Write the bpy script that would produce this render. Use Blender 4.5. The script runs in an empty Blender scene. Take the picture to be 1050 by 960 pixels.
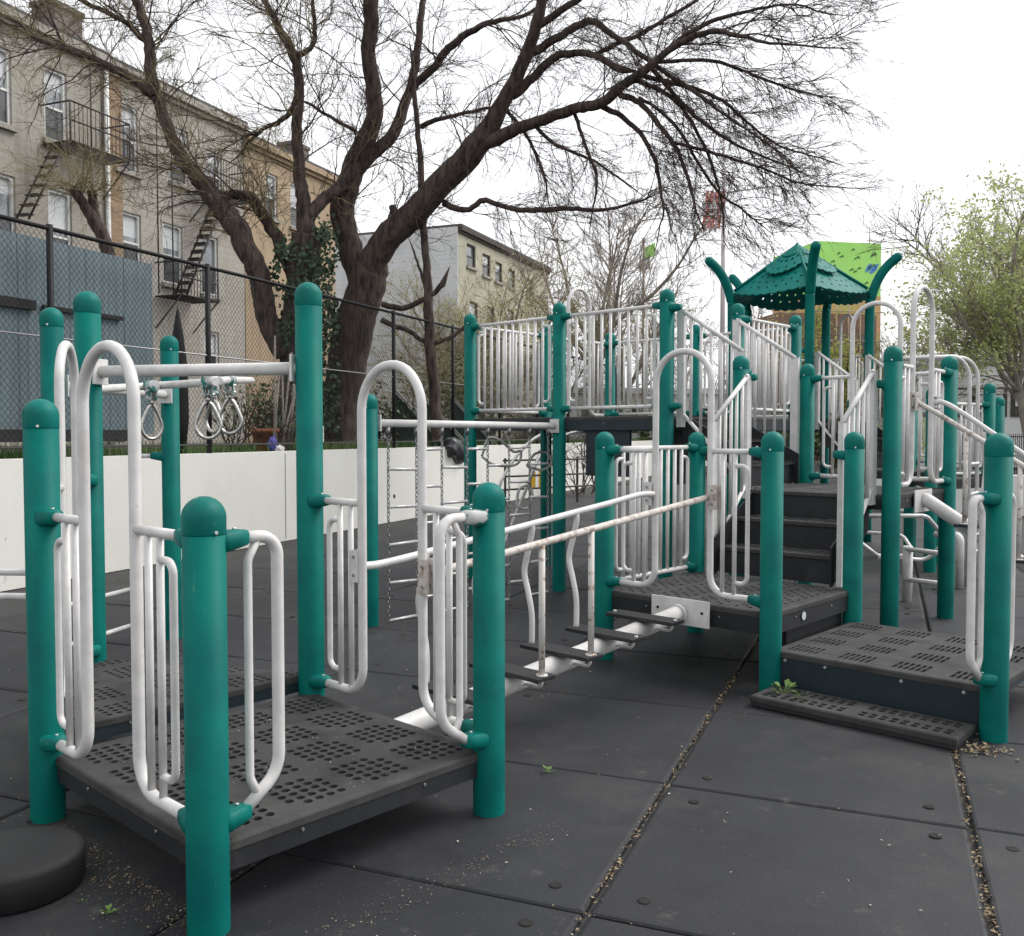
import bpy, bmesh, math, random
from mathutils import Vector, Matrix
R = random.Random(7)
sc = bpy.context.scene
COL = sc.collection
V3 = Vector
# ------------------------------------------------------------------ camera
CAM_H = 1.5
PITCH = math.atan(35 / 950)
CP, SP = math.cos(PITCH), math.sin(PITCH)
cam_d = bpy.data.cameras.new('camera')
cam = bpy.data.objects.new('camera', cam_d); COL.objects.link(cam)
cam.location = (0, 0, CAM_H)
cam.rotation_euler = (math.pi / 2 - PITCH, 0, 0)
cam_d.sensor_width = 36; cam_d.lens = 36 * 950 / 1050
cam_d.clip_start = .05; cam_d.clip_end = 2000
sc.camera = cam

def at(px, py, d):
    """point at depth d in front of the photographer"""
    x = (px - 525) / 950 * d; c = -(py - 480) / 950 * d
    return V3((x, d * CP + c * SP, CAM_H - d * SP + c * CP))

# ------------------------------------------------------------------ materials
def mat(name, col, rough=.5, metal=0., noise=0., nscale=20., bump=0., bscale=60., col2=None, spec=.5,
        speck=0., speck_col=(.1, .07, .05), speck_scale=90., lo=.4, hi=.65, coat=0., stretch=None, scuff=None, dirt=None):
    m = bpy.data.materials.new(name); m.use_nodes = True
    nt = m.node_tree; N = nt.nodes; L = nt.links
    b = N['Principled BSDF']
    b.inputs['Roughness'].default_value = rough; b.inputs['Metallic'].default_value = metal
    b.inputs['Specular IOR Level'].default_value = spec
    if coat: b.inputs['Coat Weight'].default_value = coat; b.inputs['Coat Roughness'].default_value = .15
    tc = N.new('ShaderNodeTexCoord')
    src = tc.outputs['Object']
    if stretch:
        mp = N.new('ShaderNodeMapping'); mp.inputs['Scale'].default_value = stretch
        L.new(src, mp.inputs['Vector']); src = mp.outputs['Vector']
    out = None
    def noise_tex(s, det=5):
        n = N.new('ShaderNodeTexNoise'); n.inputs['Scale'].default_value = s; n.inputs['Detail'].default_value = det
        n.inputs['Roughness'].default_value = .6
        L.new(src, n.inputs['Vector']); return n
    def mix(fac, a, c):
        x = N.new('ShaderNodeMix'); x.data_type = 'RGBA'
        L.new(fac, x.inputs[0])
        if isinstance(a, tuple): x.inputs[6].default_value = (*a, 1)
        else: L.new(a, x.inputs[6])
        x.inputs[7].default_value = (*c, 1)
        return x.outputs[2]
    def ramp(o, a, c):
        r = N.new('ShaderNodeValToRGB'); r.color_ramp.elements[0].position = a; r.color_ramp.elements[1].position = c
        L.new(o, r.inputs[0]); return r.outputs[0]
    cur = tuple(col)
    if noise or col2:
        c2 = col2 if col2 else tuple(max(0, c * (1 - noise)) for c in col)
        cur = mix(ramp(noise_tex(nscale).outputs[0], lo, hi), cur, c2)
    if speck:
        cur = mix(ramp(noise_tex(speck_scale, 3).outputs[0], .72 - speck * .1, .78 - speck * .1), cur, speck_col)
    for prm, sc3, lo_, hi_ in ((scuff, (38, 38, 5), .66, .72), (dirt, (5, 5, 3), .56, .80)):
        if not prm: continue
        mp2 = N.new('ShaderNodeMapping'); mp2.inputs['Scale'].default_value = sc3; L.new(tc.outputs['Object'], mp2.inputs['Vector'])
        n2 = N.new('ShaderNodeTexNoise'); n2.inputs['Scale'].default_value = 1; n2.inputs['Detail'].default_value = 9; n2.inputs['Roughness'].default_value = .72; L.new(mp2.outputs['Vector'], n2.inputs['Vector'])
        cur = mix(ramp(n2.outputs[0], lo_, hi_), cur, prm)
    if isinstance(cur, tuple): b.inputs['Base Color'].default_value = (*cur, 1)
    else: L.new(cur, b.inputs['Base Color'])
    if bump:
        bn = N.new('ShaderNodeBump'); bn.inputs['Strength'].default_value = bump; bn.inputs['Distance'].default_value = .01
        L.new(noise_tex(bscale).outputs[0], bn.inputs['Height']); L.new(bn.outputs[0], b.inputs['Normal'])
    return m

M = {}
M['green'] = mat('green_paint', (.0, .142, .116), .52, col2=(.0, .098, .090), nscale=3.5, bump=.06, bscale=90, speck=.14, speck_col=(.035, .13, .12), speck_scale=75, spec=.12, scuff=(.06, .17, .155), dirt=(.008, .085, .076))
M['green_plastic'] = mat('green_plastic', (.0, .152, .130), .5, spec=.18, scuff=(.10, .22, .20), noise=.25, nscale=9, speck=.1, speck_col=(.3, .34, .33), speck_scale=50)
M['white'] = mat('white_enamel', (.66, .645, .63), .42, dirt=(.50, .47, .44), scuff=(.46, .43, .40), noise=.16, nscale=11, speck=.18, speck_col=(.36, .33, .30), speck_scale=70, bump=.06, bscale=120)
M['rust'] = mat('worn_white_enamel', (.56, .52, .48), .6, col2=(.30, .22, .17), nscale=24, lo=.49, hi=.66, speck=.5, speck_col=(.09, .045, .025), speck_scale=60, bump=.2)
M['rustlight'] = mat('chipped_white_enamel', (.60, .57, .54), .55, col2=(.26, .16, .10), nscale=26, lo=.55, hi=.64, speck=.25, speck_col=(.12, .06, .03), speck_scale=60, dirt=(.46, .42, .37))
M['rubber'] = mat('deck_rubber', (.052, .0515, .051), .75, noise=.45, nscale=6, dirt=(.085, .080, .072), scuff=(.028, .027, .026), bump=.16, bscale=220, speck=.15, speck_col=(.15, .13, .11), speck_scale=120, spec=.35)
M['skirt'] = mat('deck_skirt', (.012, .0135, .017), .6, dirt=(.040, .038, .036), scuff=(.045, .046, .05), noise=.4, nscale=8, bump=.08, bscale=120, speck=.12, speck_col=(.10, .10, .10), speck_scale=80)
M['navy'] = mat('navy_closure', (.010, .022, .030), .5, noise=.35, nscale=5, bump=.04, bscale=60, speck=.1, speck_col=(.06, .06, .06), speck_scale=70)
M['steel'] = mat('pale_steel', (.66, .65, .64), .38, metal=.3, noise=.3, nscale=30)
M['ring'] = mat('ring_aluminium', (.62, .6, .57), .28, metal=1., noise=.35, nscale=60)
M['chain'] = mat('galvanised', (.36, .36, .36), .45, metal=.9, noise=.4, nscale=50)
M['plate'] = mat('step_plate', (.018, .018, .02), .5, noise=.3, nscale=30, bump=.15, bscale=200)
M['bolt'] = mat('bolt_steel', (.7, .7, .68), .35, metal=.8)
M['black'] = mat('black_vinyl', (.012, .012, .014), .6, spec=.25, noise=.3, nscale=30)
M['wallwhite'] = mat('white_masonry_paint', (.70, .69, .645), .8, col2=(.63, .615, .57), nscale=1.1, lo=.42, hi=.75, bump=.22, bscale=30, speck=.08, speck_col=(.42, .40, .36), speck_scale=9, stretch=(1, 1, .55))
M['screen'] = mat('blue_green_boards', (.145, .195, .212), .65, noise=.22, nscale=1.7, bump=.1, stretch=(8, 8, .6))
M['timber'] = mat('dark_timber', (.020, .018, .018), .75, noise=.4, nscale=20, bump=.2)
M['bark'] = mat('dark_bark', (.078, .053, .043), .9, col2=(.013, .009, .008), nscale=14, bump=1.0, bscale=34, stretch=(1, 1, .22))
M['twig'] = mat('twig_bark', (.082, .054, .044), .9, noise=.4, nscale=6)
M['palebark'] = mat('pale_bark', (.34, .305, .26), .9, noise=.45, nscale=3, bump=.3, bscale=12)
M['paletwig'] = mat('pale_twig', (.30, .255, .21), .9, noise=.35, nscale=4)
M['ochretwig'] = mat('budding_twig', (.27, .225, .12), .9, noise=.35, nscale=3)
M['ivy'] = mat('ivy_leaf', (.012, .034, .012), .6, col2=(.030, .060, .020), nscale=6)
M['leaf'] = mat('spring_leaf', (.30, .36, .12), .6, col2=(.20, .27, .08), nscale=1.6)
M['leaf2'] = mat('yellow_green_leaf', (.25, .30, .055), .6, col2=(.14, .20, .045), nscale=1.6)
M['leafdark'] = mat('dark_leaf', (.07, .10, .04), .6, col2=(.12, .15, .06), nscale=3)
M['bud'] = mat('pale_buds', (.26, .28, .13), .7, noise=.4, nscale=2)
M['grass'] = mat('grass', (.06, .13, .028), .8, col2=(.10, .15, .05), nscale=4)
M['soil'] = mat('soil', (.055, .045, .034), .95, noise=.5, nscale=3, bump=.5, bscale=20)
M['litter'] = mat('dry_leaves', (.33, .25, .15), .85, col2=(.085, .06, .035), nscale=38, lo=.42, hi=.6)
M['petal'] = mat('pale_petals', (.55, .50, .42), .8, noise=.4, nscale=30)
M['stucco'] = mat('grey_stucco', (.30, .285, .24), .9, col2=(.185, .172, .138), nscale=.5, lo=.35, hi=.7, bump=.3, bscale=18, speck=.05, speck_col=(.12, .11, .095), speck_scale=2.2)
M['tan'] = mat('tan_render', (.40, .29, .18), .9, col2=(.30, .215, .13), nscale=.7, bump=.2, bscale=14)
M['clap'] = mat('grey_clapboard', (.62, .64, .65), .8, noise=.15, nscale=1, bump=.1)
M['cream'] = mat('cream_render', (.42, .40, .31), .9, noise=.25, nscale=.8, bump=.2)
M['cornice'] = mat('dark_cornice', (.060, .045, .040), .8, noise=.4, nscale=4)
M['roof'] = mat('flat_roof', (.10, .095, .09), .9, noise=.3, nscale=2)
M['frame'] = mat('white_frames', (.66, .66, .64), .5, noise=.1, nscale=8)
M['sill'] = mat('stone_sill', (.32, .30, .26), .85, noise=.3, nscale=6)
M['glass'] = mat('window_glass', (.26, .28, .30), .12, noise=.5, nscale=1.2, spec=.9)
M['darkglass'] = mat('dark_glass', (.045, .05, .055), .12, noise=.5, nscale=1.2, spec=.8)
M['iron'] = mat('black_iron', (.040, .034, .030), .6, noise=.4, nscale=20)
M['rubberblack'] = mat('black_rubber_disc', (.008, .008, .009), .62, noise=.35, nscale=9, bump=.25, bscale=260)
M['net'] = mat('lime_netting', (.40, .80, .19), .8, noise=.10, nscale=.5)
M['netorange'] = mat('orange_netting', (.62, .33, .17), .8, col2=(.45, .42, .13), nscale=.35)
M['netmark'] = mat('netting_tears', (.05, .16, .05), .8)
M['netblue'] = mat('blue_mark', (.10, .28, .62), .8)
M['palebuilding'] = mat('pale_render', (.68, .69, .68), .85, noise=.12, nscale=.6)
M['pinkpole'] = mat('pole_paint', (.55, .50, .51), .5)
M['red'] = mat('red_cloth', (.58, .22, .19), .8)
M['cloth'] = mat('white_cloth', (.66, .62, .62), .8)
M['blue'] = mat('blue_plastic', (.06, .06, .30), .5)
M['terracotta'] = mat('terracotta', (.34, .13, .065), .8, noise=.3, nscale=8)
M['yellow'] = mat('yellow_plastic', (.72, .46, .03), .5, noise=.2, nscale=8)
M['bag'] = mat('black_bag', (.035, .037, .042), .35, noise=.4, nscale=20, bump=.3, bscale=25)
M['greenboard'] = mat('green_boards', (.035, .062, .045), .8, noise=.3, nscale=5)
M['farwall'] = mat('pale_painted_wall', (.78, .78, .74), .8, noise=.1, nscale=2)
M['concrete'] = mat('pale_concrete', (.36, .355, .34), .9, noise=.2, nscale=3)
M['chimneybrick'] = mat('sooty_brick', (.13, .105, .09), .9, col2=(.20, .165, .14), nscale=3, bump=.4, bscale=12)
M['brickstuff'] = mat('brown_brick', (.24, .155, .105), .9, col2=(.17, .10, .07), nscale=1.5)

def leaf_mat(name, c1, c2, sc_):
    m = mat(name, c1, .6, col2=c2, nscale=sc_); nt = m.node_tree; b = nt.nodes['Principled BSDF']
    src = b.inputs['Base Color'].links[0].from_socket
    tr = nt.nodes.new('ShaderNodeBsdfTranslucent'); mx = nt.nodes.new('ShaderNodeMixShader'); mx.inputs[0].default_value = .55
    out = [n for n in nt.nodes if n.type == 'OUTPUT_MATERIAL'][0]
    nt.links.new(src, tr.inputs['Color']); nt.links.new(b.outputs[0], mx.inputs[1]); nt.links.new(tr.outputs[0], mx.inputs[2]); nt.links.new(mx.outputs[0], out.inputs['Surface'])
    return m
M['leaf'] = leaf_mat('spring_leaf', (.46, .50, .22), (.34, .41, .16), 1.6)
M['leaf2'] = leaf_mat('yellow_green_leaf', (.36, .36, .09), (.22, .26, .07), 1.6)
M['bud'] = leaf_mat('pale_buds', (.36, .36, .19), (.28, .27, .13), 2)
def facade_mat(name, c1, c2, mortar, stain):
    m = bpy.data.materials.new(name); m.use_nodes = True
    nt = m.node_tree; N = nt.nodes; L = nt.links; b = N['Principled BSDF']; tc = N.new('ShaderNodeTexCoord')
    dt = N.new('ShaderNodeVectorMath'); dt.operation = 'DOT_PRODUCT'; dt.inputs[1].default_value = (.375, .927, 0); L.new(tc.outputs['Object'], dt.inputs[0])
    sp = N.new('ShaderNodeSeparateXYZ'); L.new(tc.outputs['Object'], sp.inputs[0])
    cb = N.new('ShaderNodeCombineXYZ'); L.new(dt.outputs['Value'], cb.inputs[0]); L.new(sp.outputs[2], cb.inputs[1])
    br = N.new('ShaderNodeTexBrick'); L.new(cb.outputs[0], br.inputs['Vector']); br.inputs['Scale'].default_value = 1
    br.inputs['Brick Width'].default_value = .42; br.inputs['Row Height'].default_value = .20; br.inputs['Mortar Size'].default_value = .012; br.inputs['Bias'].default_value = -.2
    br.inputs['Color1'].default_value = (*c1, 1); br.inputs['Color2'].default_value = (*c2, 1); br.inputs['Mortar'].default_value = (*mortar, 1)
    def noise(s, sx, sy, a, c_):
        mp = N.new('ShaderNodeMapping'); mp.inputs['Scale'].default_value = (sx, sy, 1); L.new(cb.outputs[0], mp.inputs['Vector'])
        n = N.new('ShaderNodeTexNoise'); n.inputs['Scale'].default_value = s; n.inputs['Detail'].default_value = 7; n.inputs['Roughness'].default_value = .68; L.new(mp.outputs['Vector'], n.inputs['Vector'])
        r = N.new('ShaderNodeValToRGB'); r.color_ramp.elements[0].position = a; r.color_ramp.elements[1].position = c_; L.new(n.outputs[0], r.inputs[0]); return r.outputs[0], n.outputs[0]
    cur = br.outputs['Color']
    for s, sx, sy, a, c_, k in ((.5, 1, 1, .42, .72, stain), (1.0, 1.8, .22, .52, .72, tuple(x * .72 for x in stain)), (4, 1, 1, .58, .7, tuple(x * 1.25 for x in c1))):
        f, raw = noise(s, sx, sy, a, c_); x = N.new('ShaderNodeMix'); x.data_type = 'RGBA'
        mu = N.new('ShaderNodeMath'); mu.operation = 'MULTIPLY'; mu.inputs[1].default_value = .75; L.new(f, mu.inputs[0]); L.new(mu.outputs[0], x.inputs[0]); L.new(cur, x.inputs[6]); x.inputs[7].default_value = (*k, 1); cur = x.outputs[2]
    L.new(cur, b.inputs['Base Color']); b.inputs['Roughness'].default_value = .92; b.inputs['Specular IOR Level'].default_value = .2
    bn = N.new('ShaderNodeBump'); bn.inputs['Strength'].default_value = .5; bn.inputs['Distance'].default_value = .02; L.new(raw, bn.inputs['Height']); L.new(bn.outputs[0], b.inputs['Normal'])
    return m
M['stucco'] = facade_mat('weathered_painted_masonry', (.37, .35, .31), (.345, .325, .285), (.31, .29, .25), (.235, .21, .17))
M['stucco2'] = facade_mat('weathered_pale_masonry', (.41, .385, .345), (.38, .36, .32), (.32, .30, .265), (.27, .24, .20))
M['tan'] = facade_mat('weathered_tan_render', (.40, .31, .215), (.385, .30, .205), (.37, .285, .195), (.29, .215, .15))
def brick_mat(name, c1, c2, mortar, scale):
    m = bpy.data.materials.new(name); m.use_nodes = True
    nt = m.node_tree; N = nt.nodes; L = nt.links; b = N['Principled BSDF']
    tc = N.new('ShaderNodeTexCoord'); br = N.new('ShaderNodeTexBrick')
    mp = N.new('ShaderNodeMapping'); mp.inputs['Rotation'].default_value = (math.pi / 2, 0, 0)
    L.new(tc.outputs['Object'], mp.inputs['Vector']); L.new(mp.outputs['Vector'], br.inputs['Vector'])
    br.inputs['Color1'].default_value = (*c1, 1); br.inputs['Color2'].default_value = (*c2, 1); br.inputs['Mortar'].default_value = (*mortar, 1)
    br.inputs['Scale'].default_value = scale; br.inputs['Mortar Size'].default_value = .012
    L.new(br.outputs['Color'], b.inputs['Base Color']); b.inputs['Roughness'].default_value = .9
    return m
M['brick'] = brick_mat('brown_brickwork', (.30, .20, .12), (.22, .15, .095), (.28, .25, .2), 4)

# ground mats: rubber with a fine moulded weave, dust and stains
def ground_mat():
    m = bpy.data.materials.new('rubber_mats'); m.use_nodes = True
    nt = m.node_tree; N = nt.nodes; L = nt.links; b = N['Principled BSDF']
    tc = N.new('ShaderNodeTexCoord')
    def noise(s, det=6, rough=.65):
        n = N.new('ShaderNodeTexNoise'); n.inputs['Scale'].default_value = s; n.inputs['Detail'].default_value = det; n.inputs['Roughness'].default_value = rough
        L.new(tc.outputs['Object'], n.inputs['Vector']); return n.outputs[0]
    def ramp(o, a, c, ca=(0, 0, 0), cb=(1, 1, 1)):
        r = N.new('ShaderNodeValToRGB'); e = r.color_ramp.elements
        e[0].position = a; e[1].position = c; e[0].color = (*ca, 1); e[1].color = (*cb, 1)
        L.new(o, r.inputs[0]); return r.outputs[0]
    def mix(f, a, c):
        x = N.new('ShaderNodeMix'); x.data_type = 'RGBA'; L.new(f, x.inputs[0]); L.new(a, x.inputs[6])
        if isinstance(c, tuple): x.inputs[7].default_value = (*c, 1)
        else: L.new(c, x.inputs[7])
        return x.outputs[2]
    c = ramp(noise(1.1), .32, .7, (.0125, .0132, .0160), (.0225, .0235, .0275))
    at_ = N.new('ShaderNodeAttribute'); at_.attribute_name = 'tone'
    mul = N.new('ShaderNodeMix'); mul.data_type = 'RGBA'; mul.blend_type = 'MULTIPLY'; mul.inputs[0].default_value = 1
    L.new(c, mul.inputs[6]); L.new(at_.outputs['Color'], mul.inputs[7]); c = mul.outputs[2]
    c = mix(ramp(noise(.75, 9, .74), .50, .72), c, (.046, .0455, .044))          # dusty stains
    c = mix(ramp(noise(.9, 8, .72), .30, .46, (1, 1, 1), (0, 0, 0)), c, (.011, .011, .0125))
    c = mix(ramp(noise(5, 8, .75), .60, .70), c, (.062, .060, .056))            # scuffs
    c = mix(ramp(noise(120, 2), .69, .76), c, (.13, .125, .115))                   # grit
    L.new(c, b.inputs['Base Color'])
    rr = N.new('ShaderNodeMapRange'); rr.inputs[3].default_value = .50; rr.inputs[4].default_value = .78
    L.new(noise(3), rr.inputs[0]); L.new(rr.outputs[0], b.inputs['Roughness'])
    b.inputs['Specular IOR Level'].default_value = .38
    ck = N.new('ShaderNodeTexChecker'); ck.inputs['Scale'].default_value = 110
    mp = N.new('ShaderNodeMapping'); mp.inputs['Rotation'].default_value = (0, 0, math.radians(-22))
    L.new(tc.outputs['Object'], mp.inputs['Vector']); L.new(mp.outputs['Vector'], ck.inputs['Vector'])
    ad = N.new('ShaderNodeMath'); ad.operation = 'MULTIPLY_ADD'; L.new(noise(40), ad.inputs[0]); ad.inputs[1].default_value = 1.3
    L.new(ck.outputs['Fac'], ad.inputs[2])
    bn = N.new('ShaderNodeBump'); bn.inputs['Strength'].default_value = .22; bn.inputs['Distance'].default_value = .004
    L.new(ad.outputs[0], bn.inputs['Height']); L.new(bn.outputs[0], b.inputs['Normal'])
    return m
M['mats'] = ground_mat()
M['asphalt'] = mat('old_asphalt', (.042, .042, .042), .9, noise=.35, nscale=1.2, bump=.4, bscale=70, speck=.25, speck_col=(.12, .12, .115), speck_scale=60)
M['seam'] = mat('seam_dirt', (.016, .014, .011), .95, noise=.5, nscale=12)

# ------------------------------------------------------------------ objects and tags
def tag(o, label=None, cat=None, group=None, kind=None):
    if label: o['label'] = label
    if cat: o['category'] = cat
    if group: o['group'] = group
    if kind: o['kind'] = kind
    return o
def thing(name, loc, label, cat, group=None):
    o = bpy.data.objects.new(name, None); COL.objects.link(o); o.location = loc
    o.empty_display_size = .2
    return tag(o, label, cat, group)
def root_loc(o):
    p = V3((0, 0, 0))
    while o is not None: p += V3(o.location); o = o.parent
    return p

def fillet(pts, rad, n=6):
    """round the corners of a polyline; rad is one radius or one per inner corner"""
    pts = [V3(p) for p in pts]; out = [pts[0]]
    for i in range(1, len(pts) - 1):
        r = rad[i - 1] if isinstance(rad, (list, tuple)) else rad
        a, b, c = pts[i - 1], pts[i], pts[i + 1]
        d1 = (a - b); d2 = (c - b); l1 = d1.length; l2 = d2.length
        if r <= 0 or l1 < 1e-6 or l2 < 1e-6: out.append(b); continue
        d1 /= l1; d2 /= l2
        ang = d1.angle(d2)
        if ang > math.pi - .02: out.append(b); continue
        t = min(r / math.tan(ang / 2), l1 * .5, l2 * .5)
        rr = t * math.tan(ang / 2)
        cen = b + (d1 + d2).normalized() * (rr / math.sin(ang / 2))
        s = (b + d1 * t) - cen; e = (b + d2 * t) - cen
        w = s.angle(e)
        for k in range(n + 1):
            f = k / n
            out.append(cen + (s * math.sin((1 - f) * w) + e * math.sin(f * w)) / max(1e-9, math.sin(w)))
    out.append(pts[-1])
    return out

def catmull(pts, n=6):
    P = [V3(p) for p in pts]; P = [P[0] * 2 - P[1]] + P + [P[-1] * 2 - P[-2]]; out = []
    for i in range(1, len(P) - 2):
        p0, p1, p2, p3 = P[i - 1:i + 3]
        for k in range(n):
            t = k / n
            out.append(.5 * ((2 * p1) + (p2 - p0) * t + (2 * p0 - 5 * p1 + 4 * p2 - p3) * t * t + (3 * p1 - p0 - 3 * p2 + p3) * t ** 3))
    out.append(P[-2]); return out

class MB:
    def __init__(s): s.v = []; s.f = []; s.sm = []; s.mi = []
    def face(s, idx, smooth=False, mi=0): s.f.append(idx); s.sm.append(smooth); s.mi.append(mi)
    def poly(s, pts, mi=0):
        b = len(s.v); s.v += [tuple(p) for p in pts]; s.face(tuple(range(b, b + len(pts))), False, mi)
    def box(s, c, size, X=(1, 0, 0), Y=(0, 1, 0), Z=(0, 0, 1), bev=0., mi=0):
        c = V3(c); X = V3(X).normalized() * size[0] / 2; Y = V3(Y).normalized() * size[1] / 2; Z = V3(Z).normalized() * size[2] / 2
        if bev <= 0:
            b = len(s.v)
            for z in (-1, 1):
                for x, y in ((-1, -1), (1, -1), (1, 1), (-1, 1)): s.v.append(tuple(c + X * x + Y * y + Z * z))
            for q in ((3, 2, 1, 0), (4, 5, 6, 7), (0, 1, 5, 4), (1, 2, 6, 5), (2, 3, 7, 6), (3, 0, 4, 7)): s.face(tuple(b + i for i in q), False, mi)
        else:
            bm = bmesh.new(); r = bmesh.ops.create_cube(bm, size=1)
            mt = Matrix((X * 2, Y * 2, Z * 2)).transposed()
            for w in bm.verts: w.co = c + mt @ w.co
            bmesh.ops.bevel(bm, geom=bm.edges[:], offset=bev, segments=2, affect='EDGES', profile=.6)
            s.add_bm(bm, False, mi)
    def add_bm(s, bm, smooth=False, mi=0):
        b = len(s.v); bm.verts.index_update()
        s.v += [tuple(w.co) for w in bm.verts]
        for f in bm.faces: s.face(tuple(b + w.index for w in f.verts), smooth, mi)
        bm.free()
    def tube(s, pts, r, seg=10, cap=True, r2=None, mi=0, flat=1., closed=False):
        """r may be a list of radii; flat squashes the section along its second axis"""
        P = [V3(p) for p in pts]; Q = [P[0]]
        idx = [0]
        for i, p in enumerate(P[1:], 1):
            if (p - Q[-1]).length > 1e-6: Q.append(p); idx.append(i)
        if isinstance(r, (list, tuple)): rs = [r[i] for i in idx]
        elif r2 is not None: rs = [r + (r2 - r) * i / (len(Q) - 1) for i in range(len(Q))]
        else: rs = [r] * len(Q)
        n = len(Q)
        if n < 2: return
        T = []
        for i in range(n):
            if closed: d = Q[(i + 1) % n] - Q[i - 1]
            else: d = Q[min(i + 1, n - 1)] - Q[max(i - 1, 0)]
            T.append(d.normalized() if d.length > 1e-9 else V3((0, 0, 1)))
        ref = V3((0, 0, 1)) if abs(T[0].z) < .9 else V3((1, 0, 0))
        N_ = (ref - T[0] * ref.dot(T[0])).normalized()
        b = len(s.v)
        for i in range(n):
            if i:
                N_ = N_ - T[i] * N_.dot(T[i])
                N_ = N_.normalized() if N_.length > 1e-6 else T[i].orthogonal().normalized()
            B = T[i].cross(N_)
            for k in range(seg):
                a = 2 * math.pi * k / seg
                s.v.append(tuple(Q[i] + (B * math.cos(a) + N_ * math.sin(a) * flat) * rs[i]))
        for i in range(n if closed else n - 1):
            j = (i + 1) % n
            for k in range(seg):
                k2 = (k + 1) % seg
                s.face((b + i * seg + k, b + i * seg + k2, b + j * seg + k2, b + j * seg + k), True, mi)
        if cap and not closed:
            s.face(tuple(b + k for k in reversed(range(seg))), False, mi)
            s.face(tuple(b + (n - 1) * seg + k for k in range(seg)), False, mi)
    def lathe(s, prof, c, seg=24, mi=0, smooth=True):
        b = len(s.v); c = V3(c)
        for r, z in prof:
            for k in range(seg):
                a = 2 * math.pi * k / seg
                s.v.append((c.x + r * math.cos(a), c.y + r * math.sin(a), c.z + z))
        for i in range(len(prof) - 1):
            for k in range(seg):
                k2 = (k + 1) % seg
                s.face((b + i * seg + k, b + i * seg + k2, b + (i + 1) * seg + k2, b + (i + 1) * seg + k), smooth, mi)
        s.face(tuple(b + k for k in reversed(range(seg))), False, mi)
        s.face(tuple(b + (len(prof) - 1) * seg + k for k in range(seg)), False, mi)
    def prism(s, poly, z0, z1, mi=0):
        n = len(poly); b = len(s.v)
        a = sum(poly[i][0] * poly[(i + 1) % n][1] - poly[(i + 1) % n][0] * poly[i][1] for i in range(n))
        if a < 0: poly = poly[::-1]
        for z in (z0, z1): s.v += [(p[0], p[1], z) for p in poly]
        s.face(tuple(b + i for i in reversed(range(n))), False, mi); s.face(tuple(b + n + i for i in range(n)), False, mi)
        for i in range(n):
            j = (i + 1) % n; s.face((b + i, b + j, b + n + j, b + n + i), False, mi)
    def build(s, name, mats, parent=None, local=False, origin=None):
        me = bpy.data.meshes.new(name)
        o = bpy.data.objects.new(name, me); COL.objects.link(o)
        off = V3((0, 0, 0))
        if parent is not None:
            o.parent = parent
            if not local: off = root_loc(parent)
        elif origin is not None:
            o.location = origin; off = V3(origin)
        if off.length > 0: vs = [(x - off.x, y - off.y, z - off.z) for x, y, z in s.v]
        else: vs = s.v
        me.from_pydata(vs, [], s.f)
        if not isinstance(mats, (list, tuple)): mats = [mats]
        for m in mats: me.materials.append(M[m] if isinstance(m, str) else m)
        me.polygons.foreach_set('use_smooth', s.sm); me.polygons.foreach_set('material_index', s.mi)
        me.update()
        return o
# ------------------------------------------------------------------ play structure frame: u runs away to the right, v away to the left
O0 = V3((-.918, 2.752, 0)); UU = V3((.683, .730, 0)).normalized(); VV = V3((-.730, .683, 0)).normalized()
ZUP = V3((0, 0, 1))
def P(u, v, z=0.): return O0 + UU * u + VV * v + ZUP * z
def solve_px(px, p0, d):
    k = (px - 525) / 950
    return (k * p0.y - p0.x) / (d.x - k * d.y)
POST = {}
def post(key, par, p, h, r=.0635, rivet=None):
    m = MB(); m.lathe([(r, -.06), (r, .0), (r, h - r * .95)], (p.x, p.y, 0), 28)
    o = m.build('post', 'green', par)
    c = MB(); rr = r * 1.025; z0 = h - r * 1.75
    c.lathe([(r * 1.0, z0 - .004), (rr, z0), (rr, z0 + r * .75)] + [(rr * math.cos(a), z0 + r * .75 + r * math.sin(a)) for a in [math.pi / 2 * k / 9 for k in range(1, 9)]] + [(.001, z0 + r * 1.75)], (p.x, p.y, 0), 28)
    d = V3((-p.x, -p.y, 0)).normalized(); a = (R.random() - .5) * 1.0 if rivet is None else rivet
    d = Matrix.Rotation(a, 3, 'Z') @ d
    q = V3((p.x, p.y, z0 + .006)) + d * rr
    c.tube([q - d * .004, q + d * .003], .0055, 8, mi=1)
    c.build('post_cap', ['green_plastic', 'bolt'], o)
    POST[key] = (o, V3((p.x, p.y, 0)))
    return o
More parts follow.
